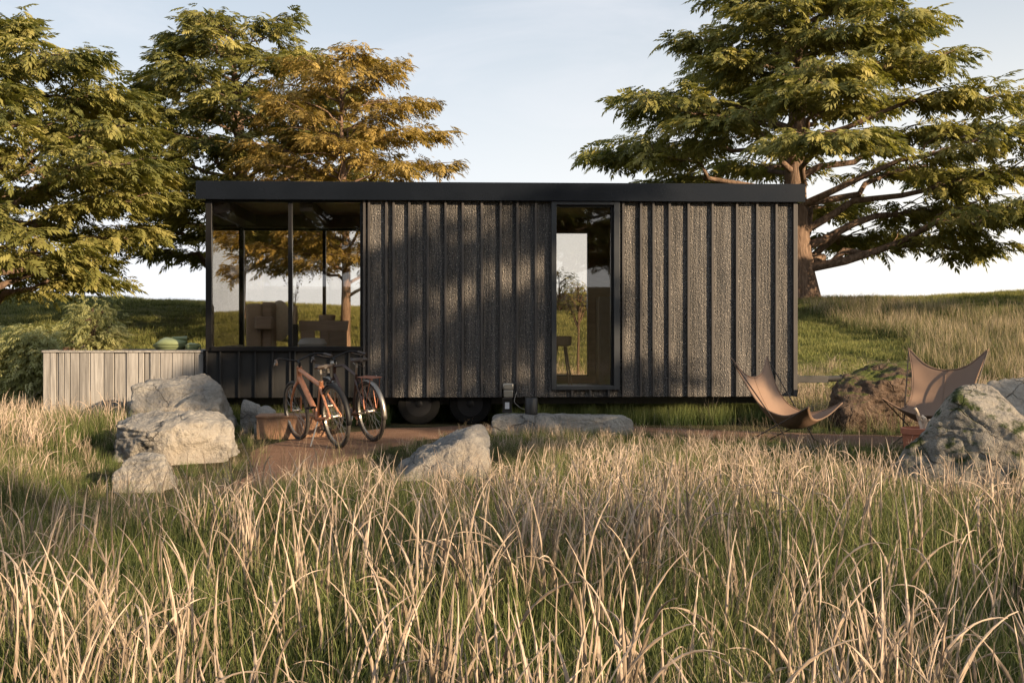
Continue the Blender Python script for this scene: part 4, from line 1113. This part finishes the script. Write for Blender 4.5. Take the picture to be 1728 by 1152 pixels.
# trees outside the picture, behind and beside the camera: they shade the meadow and are mirrored in the glass
def off_tree(src, x, y, rz, sc, label, group='trees around the meadow outside the picture'):
    c = copy_tree(src); c.location = (x, y, gh(x, y)-.15); c.rotation_euler = (0, 0, rz); c.scale = (sc, sc, sc)
    c['label'] = label; c['group'] = group; return c
thin = make_tree('tree', (16.5, 1.75), 'open crowned green tree right of the camera that dapples the cabin', [(5.9, 2.6), (6.6, 3.0), (7.6, 2.8), (8.8, 2.3), (9.9, 1.2)], .2, 9.6, 13, M['leaf_green'], 61, group='trees around the meadow outside the picture', fr_scale=1.0, per_pad=13, padr=.75, pads=.42)
sparse = make_tree('tree', (13.5, -5.2), 'sparse green tree right of and behind the camera', [(2.0, 1.6), (3.5, 2.6), (5.2, 2.8), (6.6, 2.0), (7.6, .8)], .15, 7.2, 9, M['leaf_green'], 62, group='trees around the meadow outside the picture', fr_scale=1.0, per_pad=6, padr=.45, pads=.45)
off_tree(sparse, 21.5, -10.5, 2.6, 1.15, 'larger sparse green tree right of and behind the camera')
off_tree(thin, 25.0, 25.0, 1.1, 1.1, 'open green tree to the right of the hill')
off_tree(t2, -9.0, -16, 2.0, 1.2, 'green tree far behind the camera on the left')
off_tree(t1, 0.5, -20, 3.0, 1.2, 'green tree far behind the camera in the middle')
off_tree(t1, -18.5, -20, 5.0, 1.3, 'green tree farthest left behind the camera')
off_tree(t1, -14.0, -24, 1.0, 1.2, 'green tree second from the left behind the camera')
off_tree(t2, -4.5, -22, 1.4, 1.1, 'green tree between two others behind the camera')
off_tree(t2, 6.0, -22, .4, 1.2, 'green tree right of the middle one behind the camera')

# shrubs
SH = [frond_template(5, .15, .2, 21), frond_template(4, .12, .3, 22)]
make_tree('shrub', (at(157, 0, 16.35).x, 16.35), 'small airy many-stemmed shrub growing out of the wooden planter', [(1.2, .2), (1.35, .34), (1.5, .36), (1.65, .26), (1.78, .1)], .022, 1.75, 16, M['leaf_pale'], 51, fr_scale=.7, per_pad=11, padr=.22, tpl=SH, barkm=M['bark_thin'], cat='shrub', rise=.6, pads=2.5)
make_tree('shrub', (at(60, 0, 17.4).x, 17.4), 'dense pale green bush left of and behind the planter', [(.35, .3), (.75, .42), (1.05, .40), (1.3, .28), (1.45, .1)], .03, 1.25, 26, M['leaf_pale'], 52, fr_scale=1.0, per_pad=22, padr=.35, tpl=SH, barkm=M['bark_thin'], cat='shrub', rise=.5, pads=2.5)
make_tree('shrub', (at(-20, 0, 21).x, 21), 'rounded leafy bush at the very left picture edge, behind the other bush', [(.35, .4), (.7, .6), (1.0, .55), (1.3, .3), (1.5, .1)], .03, 1.25, 24, M['leaf_pale'], 53, fr_scale=1.0, per_pad=22, padr=.35, tpl=SH, barkm=M['bark_thin'], cat='shrub', rise=.5, pads=2.5)
make_tree('weed_plant', (at(1442, 0, 20).x, 20), 'low bright green leafy weed in the tan grass behind the mossy brown boulder', [(.30, .35), (.45, .5), (.6, .4), (.75, .1)], .01, .6, 12, M['leaf_pale'], 57, fr_scale=.7, per_pad=9, padr=.18, tpl=SH, barkm=M['bark_thin'], cat='plant', rise=.5, pads=3)
make_tree('sapling', (at(976, 0, 22).x, 22), 'thin sapling seen through the glass door', [(1.75, .16), (1.95, .24), (2.15, .2), (2.3, .05)], .012, 2.2, 8, M['leaf_mid'], 54, fr_scale=.6, per_pad=4, padr=.12, tpl=SH, barkm=M['bark_thin'], cat='tree', rise=.5, pads=3)
make_tree('shrub', (at(943, 0, 44).x, 44), 'round bush on the skyline seen through the glass door', [(.5, .7), (1.0, 1.0), (1.6, .8), (2.0, .3)], .05, 1.8, 16, M['leaf_mid'], 55, fr_scale=.8, per_pad=9, padr=.4, tpl=SH, barkm=M['bark_thin'], cat='shrub', rise=.5, pads=2)
hx = at(975, 0, 47).x
t = empty('hut', (hx, 47, gh(hx, 47))); tag(t, 'low brown hut with a pitched roof on the skyline seen through the door', 'hut')
MB().box(-1.1, 1.1, -.9, .9, 0, .75).obj('wall', M['hut'], t)
MB().add([(-1.4, -1.15, .74), (1.4, -1.15, .74), (1.4, 1.15, .74), (-1.4, 1.15, .74), (-.7, 0, 1.25), (.7, 0, 1.25)], [(0, 1, 5, 4), (1, 2, 5), (2, 3, 4, 5), (3, 0, 4), (3, 2, 1, 0)]).obj('roof', M['hutroof'], t)

# ------------------------------------------------------------------ grass
def blade(nr, h, w, lean, curve, nseg=4, ox=0., oy=0., tw=0.0):
    """flat tapering blade, returns verts, faces, t"""
    a = nr.uniform(0, 2*math.pi); da = np.array([math.cos(a), math.sin(a)]); b = a+math.pi/2+nr.normal(0, .4); db_ = np.array([math.cos(b), math.sin(b)])
    V = []; T_ = []
    for i in range(nseg+1):
        s = i/nseg; off = lean*h*s+curve*h*s**2.4; z = h*(s-.22*abs(curve)*s**3)
        ww = w*(1-s)**.6*.5 if i < nseg else 0.0004
        c_ = np.array([ox, oy])+da*off
        V.append([*(c_-db_*ww), z]); V.append([*(c_+db_*ww), z]); T_ += [s, s]
    F = [[2*i, 2*i+1, 2*i+3, 2*i+2] for i in range(nseg)]
    return V, F, T_
def seedhead(nr, h, r0, ox, oy, arch):
    """thin stem that carries a fuzzy drooping head"""
    a = nr.uniform(0, 2*math.pi); da = np.array([math.cos(a), math.sin(a), 0]); 
    V = []; F = []; T_ = []
    n = 26; ns = 8; k = 6; hs = .48+nr.uniform(-.06, .06)
    cen = []; ang = nr.uniform(0, .12); p = np.array([ox, oy, 0.0]); stepl = h/n
    for i in range(n+1):
        cen.append(p.copy()); s = i/n
        if s > hs*.7: ang += arch*(2.2/n)*(.2+(s-hs*.7)*2.2)
        p = p+stepl*(da*math.sin(ang)+np.array([0, 0, 1])*math.cos(ang))
    for i in range(n+1):
        s = i/n; tdir = cen[min(i+1, n)]-cen[max(i-1, 0)]; tdir /= np.linalg.norm(tdir)
        u = np.cross(tdir, np.array([-da[1], da[0], 0])); u /= np.linalg.norm(u)+1e-9; w_ = np.cross(tdir, u)
        if s < hs: rad = .0022
        else:
            q = (s-hs)/(1-hs); rad = r0*min(1, q*6+.25)*(1-q**1.6*.85)
        for j in range(k):
            aa = 2*math.pi*j/k+.5*(i % 2); rr = rad*(1 if s < hs else nr.uniform(.45, 1.5))
            V.append(cen[i]+(u*math.cos(aa)+w_*math.sin(aa))*rr); T_.append(.25*s/hs if s < hs else .45+.5*(s-hs)/(1-hs))
    for i in range(n):
        for j in range(k): F.append([i*k+j, i*k+(j+1) % k, (i+1)*k+(j+1) % k, (i+1)*k+j])
    return V, F, T_
def tuft(name, seed, kind):
    nr = np.random.default_rng(seed)
    V = []; F = []; Tt = []; Vv = []; mi = []
    def add(r_, m_):
        v, f, t_ = r_; b_ = len(V); V.extend([tuple(x) for x in v]); F.extend([[q+b_ for q in g] for g in f]); Tt.extend(t_); Vv.extend([nr.uniform()]*len(v)); mi.extend([m_]*len(f))
    rad = {'green': .15, 'dry': .17, 'seed': .16, 'lawn': .22, 'weed': .1, 'far': .35}[kind]
    def rp(): a = nr.uniform(0, 6.283); q = rad*math.sqrt(nr.uniform()); return q*math.cos(a), q*math.sin(a)
    if kind == 'green':
        for _ in range(42):
            x, y = rp(); add(blade(nr, nr.uniform(.24, .50), nr.uniform(.004, .010), nr.uniform(0, .16), nr.uniform(0, .35), 4, x, y), 0)
    elif kind == 'dry':
        for _ in range(9):
            x, y = rp(); add(blade(nr, nr.uniform(.15, .34), nr.uniform(.004, .008), nr.uniform(0, .22), nr.uniform(0, .4), 4, x, y), 0)
        for _ in range(22):
            x, y = rp(); add(blade(nr, nr.uniform(.32, .64), nr.uniform(.002, .0055), nr.uniform(0, .16), nr.uniform(.02, .6), 7, x, y), 1)
    elif kind == 'seed':
        for _ in range(12):
            x, y = rp(); add(blade(nr, nr.uniform(.2, .42), nr.uniform(.004, .009), nr.uniform(0, .2), nr.uniform(0, .5), 4, x, y), 0)
        for _ in range(5):
            x, y = rp(); add(blade(nr, nr.uniform(.35, .6), nr.uniform(.004, .007), nr.uniform(0, .2), nr.uniform(.2, .9), 7, x, y), 1)
        for _ in range(9):
            x, y = rp(); add(seedhead(nr, nr.uniform(.40, .74), nr.uniform(.0032, .0070), x, y, nr.choice([.08, .15, .25, .4, .7, 1.3])*nr.uniform(.7, 1.2)), 2)
    elif kind == 'lawn':
        for _ in range(46):
            x, y = rp(); add(blade(nr, nr.uniform(.05, .13), nr.uniform(.006, .012), nr.uniform(0, .4), nr.uniform(0, .6), 2, x, y), 3)
    elif kind == 'far':
        for _ in range(34):
            x, y = rp(); add(blade(nr, nr.uniform(.25, .60), nr.uniform(.007, .013), nr.uniform(0, .18), nr.uniform(0, .5), 3, x, y), 1)
        for _ in range(26):
            x, y = rp(); add(blade(nr, nr.uniform(.2, .42), nr.uniform(.007, .013), nr.uniform(0, .18), nr.uniform(0, .4), 3, x, y), 0)
    me = bpy.data.meshes.new(name); me.from_pydata(V, [], F)
    for a_, arr in (('t', Tt), ('v', Vv)):
        at_ = me.attributes.new(a_, 'FLOAT', 'POINT'); at_.data.foreach_set('value', np.array(arr, np.float32))
    for m_ in ('g_green', 'g_dry', 'g_seed', 'g_lawn'): me.materials.append(M[m_])
    me.polygons.foreach_set('material_index', mi); me.update()
    return bpy.data.objects.new(name, me)
col_t = bpy.data.collections.new('grass_tufts')
KINDS = ['green']*4+['dry']*4+['seed']*6+['lawn']*3+['far']*3
IDX = {}
for i, k in enumerate(KINDS):
    o = tuft('grass_tuft_%02d' % i, 100+i, k); col_t.objects.link(o); IDX.setdefault(k, []).append(i)
def gn_tree():
    ng = bpy.data.node_groups.new('scatter_tufts', 'GeometryNodeTree')
    ng.interface.new_socket('Geometry', in_out='INPUT', socket_type='NodeSocketGeometry'); ng.interface.new_socket('Geometry', in_out='OUTPUT', socket_type='NodeSocketGeometry')
    N = ng.nodes.new; Lk = ng.links.new
    gi = N('NodeGroupInput'); go = N('NodeGroupOutput'); ci = N('GeometryNodeCollectionInfo'); ci.inputs['Collection'].default_value = col_t
    ci.inputs['Separate Children'].default_value = True; ci.inputs['Reset Children'].default_value = True
    ip = N('GeometryNodeInstanceOnPoints'); ip.inputs['Pick Instance'].default_value = True
    def na(nm, ty): a = N('GeometryNodeInputNamedAttribute'); a.data_type = ty; a.inputs['Name'].default_value = nm; return a.outputs['Attribute']
    Lk(gi.outputs[0], ip.inputs['Points']); Lk(ci.outputs[0], ip.inputs['Instance'])
    Lk(na('idx', 'INT'), ip.inputs['Instance Index']); Lk(na('rot', 'FLOAT_VECTOR'), ip.inputs['Rotation']); Lk(na('scl', 'FLOAT_VECTOR'), ip.inputs['Scale'])
    Lk(ip.outputs[0], go.inputs[0]); return ng
NG = gn_tree()
def scatter(name, x, y, idx, scl, label, lean=.10, sink=0.02, cat='grass'):
    n = len(x); z = ground_h(x, y)-sink
    me = bpy.data.meshes.new(name); me.vertices.add(n); me.vertices.foreach_set('co', np.stack([x, y, z], 1).astype(np.float32).ravel())
    a = me.attributes.new('idx', 'INT', 'POINT'); a.data.foreach_set('value', idx.astype(np.int32))
    rot = np.stack([rng.normal(0, lean, n), rng.normal(0, lean, n), rng.uniform(0, 2*math.pi, n)], 1).astype(np.float32)
    a = me.attributes.new('rot', 'FLOAT_VECTOR', 'POINT'); a.data.foreach_set('vector', rot.ravel())
    s3 = np.stack([scl, scl, scl*rng.uniform(.85, 1.15, n)], 1).astype(np.float32)
    a = me.attributes.new('scl', 'FLOAT_VECTOR', 'POINT'); a.data.foreach_set('vector', s3.ravel())
    o = link(name, me); md = o.modifiers.new('scatter', 'NODES'); md.node_group = NG
    tag(o, label, cat, kind='stuff')
    return o
def masks(x, y, pad=0.0):
    keep = np.ones(len(x), bool)
    for (x0, x1, y0, y1) in ROCKS: keep &= ~((x > x0+.03-pad) & (x < x1-.03+pad) & (y > y0+.03-pad) & (y < y1-.05+pad))
    u, v = inv(x, y)
    keep &= ~((x > -6.35) & (x < -4.0) & (y > 15.55) & (y < 16.75))
    keep &= ~((x > -3.1) & (x < -2.2) & (y > 13.7) & (y < 14.25))
    return keep, u, v
def pts(y0, y1, per_m2, side=1.6, xmul=.47):
    Y = []; X = []
    yy = y0
    A = 0
    n = int(per_m2*sum(2*(xmul*max(q, 0)+side)*.25 for q in np.arange(y0, y1, .25)))
    y = rng.uniform(y0, y1, n*3); hw = xmul*np.maximum(y, 0)+side; hm = xmul*y1+side
    k = rng.uniform(0, 1, len(y)) < hw/hm; y = y[k][:n]; hw = hw[k][:n]
    return rng.uniform(-1, 1, len(y))*hw, y
def pick(kind, n): return rng.choice(IDX[kind], n)

# height map of the meadow: lower near the rocks and the path, taller in front
def hmap(x, y):
    p = path_dist(x, y)
    h = .55+.45*sstep(.0, .9, p)
    h *= .80+.4*vnoise(x, y, .7, 21)
    yf = np.interp(y, [0, 5.5, 8, 10, 12, 16], [1.05, 1.0, .78, .55, .30, .24]); lf = sstep(-3.3, -4.6, x)
    h *= yf*(1-lf)+lf*np.maximum(yf, .8)
    short = np.exp(-(((x+2.2)/1.1)**2+((y-11.0)/1.6)**2)); h *= 1-.35*short
    for (x0, x1, y0, y1) in ROCKS:
        if y0 < 13.2:
            dx = np.maximum(np.maximum(x0-x, x-x1), 0); dy = np.maximum(np.maximum(y0-1.3-y, y-y1), 0)
            h *= .42+.58*sstep(.05, .6, np.hypot(dx, dy))
    return h
# near meadow
x, y = pts(1.4, 14.9, 44); kp, u, v = masks(x, y); p = path_dist(x, y); kp &= (p > .02) & (v < -.15) & ~((u > 2) & (u < 4.7) & (v > -1.1)); x, y = x[kp], y[kp]
scatter('green_grass', x, y, pick('green', len(x)), (.80*hmap(x, y)+.12), 'green grass blades filling the foreground meadow')
x, y = pts(1.4, 14.9, 20); kp, u, v = masks(x, y, .02); p = path_dist(x, y); dn = vnoise(x, y, .8, 31); kp &= (p > .04) & (v < -.2) & (rng.uniform(0, 1, len(x)) < -.05+1.15*dn) & ~((u > 1.8) & (u < 4.9) & (v > -1.8)); x, y = x[kp], y[kp]
scatter('dry_grass', x, y, pick('dry', len(x)), (.80*hmap(x, y)+.12), 'thin straw coloured grass among the green blades')
x, y = pts(1.5, 14.6, 17); kp, u, v = masks(x, y, .05); p = path_dist(x, y); dn = vnoise(x, y, .6, 41); kp &= (p > .10) & (v < -.35) & (rng.uniform(0, 1, len(x)) < .08+1.1*dn) & ~((u > 1.8) & (u < 4.9) & (v > -1.8)); x, y = x[kp], y[kp]
scatter('seed_head_grass', x, y, pick('seed', len(x)), (.85*hmap(x, y)+.12), 'pale arching furry grass seed heads in the foreground')
# band beside and behind the cabin
x, y = pts(14.5, 27.5, 9, 1.5); kp, u, v = masks(x, y, .02); p = path_dist(x, y)
kp &= (p > .05) & ~((u > -.1) & (u < L+.1) & (v > -1.3) & (v < D+.15))
lim = np.where(x < 0, 21.5+vnoise(x, y, .5, 5)*3, 21.5+vnoise(x, y, .3, 6)*5)
kp &= y < lim
x, y = x[kp], y[kp]
far = pick('far', len(x)); sd_ = pick('seed', len(x)); mixk = rng.uniform(0, 1, len(x)) < .22
scatter('meadow_grass', x, y, np.where(mixk, sd_, far), .62+.4*vnoise(x, y, .5, 77)+.0*x, 'tall tan meadow grass beside and behind the cabin')
# patches higher up the right slope
x, y = pts(24, 36, 7, 2); kp = (x > 7+vnoise(x, y, .2, 3)*3) & (vnoise(x, y, .28, 15) > .62); x, y = x[kp], y[kp]
scatter('slope_grass', x, y, pick('far', len(x)), .8+.4*vnoise(x, y, .5, 7), 'patches of taller tan grass on the right slope')
# under the cabin
n = 1500; uu = rng.uniform(.1, L-.1, n); vv = rng.uniform(-.2, D+.1, n); x = OX+uu*cT-vv*sT; y = OY+uu*sT+vv*cT
kp = (path_dist(x, y) > 0) & ~((uu > 2.4) & (uu < 4.0) & (vv < .5)); x, y, = x[kp], y[kp]
scatter('under_cabin_grass', x, y, pick('green', len(x)), np.full(len(x), .62), 'short green grass in the shade below the cabin')
# lawn on the hill
x, y = pts(20, 41.5, 13, 4, .50); kp, u, v = masks(x, y); x, y = x[kp], y[kp]
scatter('lawn_grass', x, y, pick('lawn', len(x)), .9+.7*vnoise(x, y, .6, 8), 'short green lawn grass covering the hill', .05, .01)
# loose stalks in the path margin
x, y = pts(7, 15, 5); p = path_dist(x, y); kp, u, v = masks(x, y); kp &= (p > -.25) & (p < .12) & (v < -.3) & ~((u > 1.8) & (u < 4.9) & (v > -1.8)); x, y = x[kp], y[kp]
scatter('path_edge_grass', x, y, pick('dry', len(x)), .45+.3*rng.uniform(0, 1, len(x)), 'sparse dry stalks along the gravel path edge')
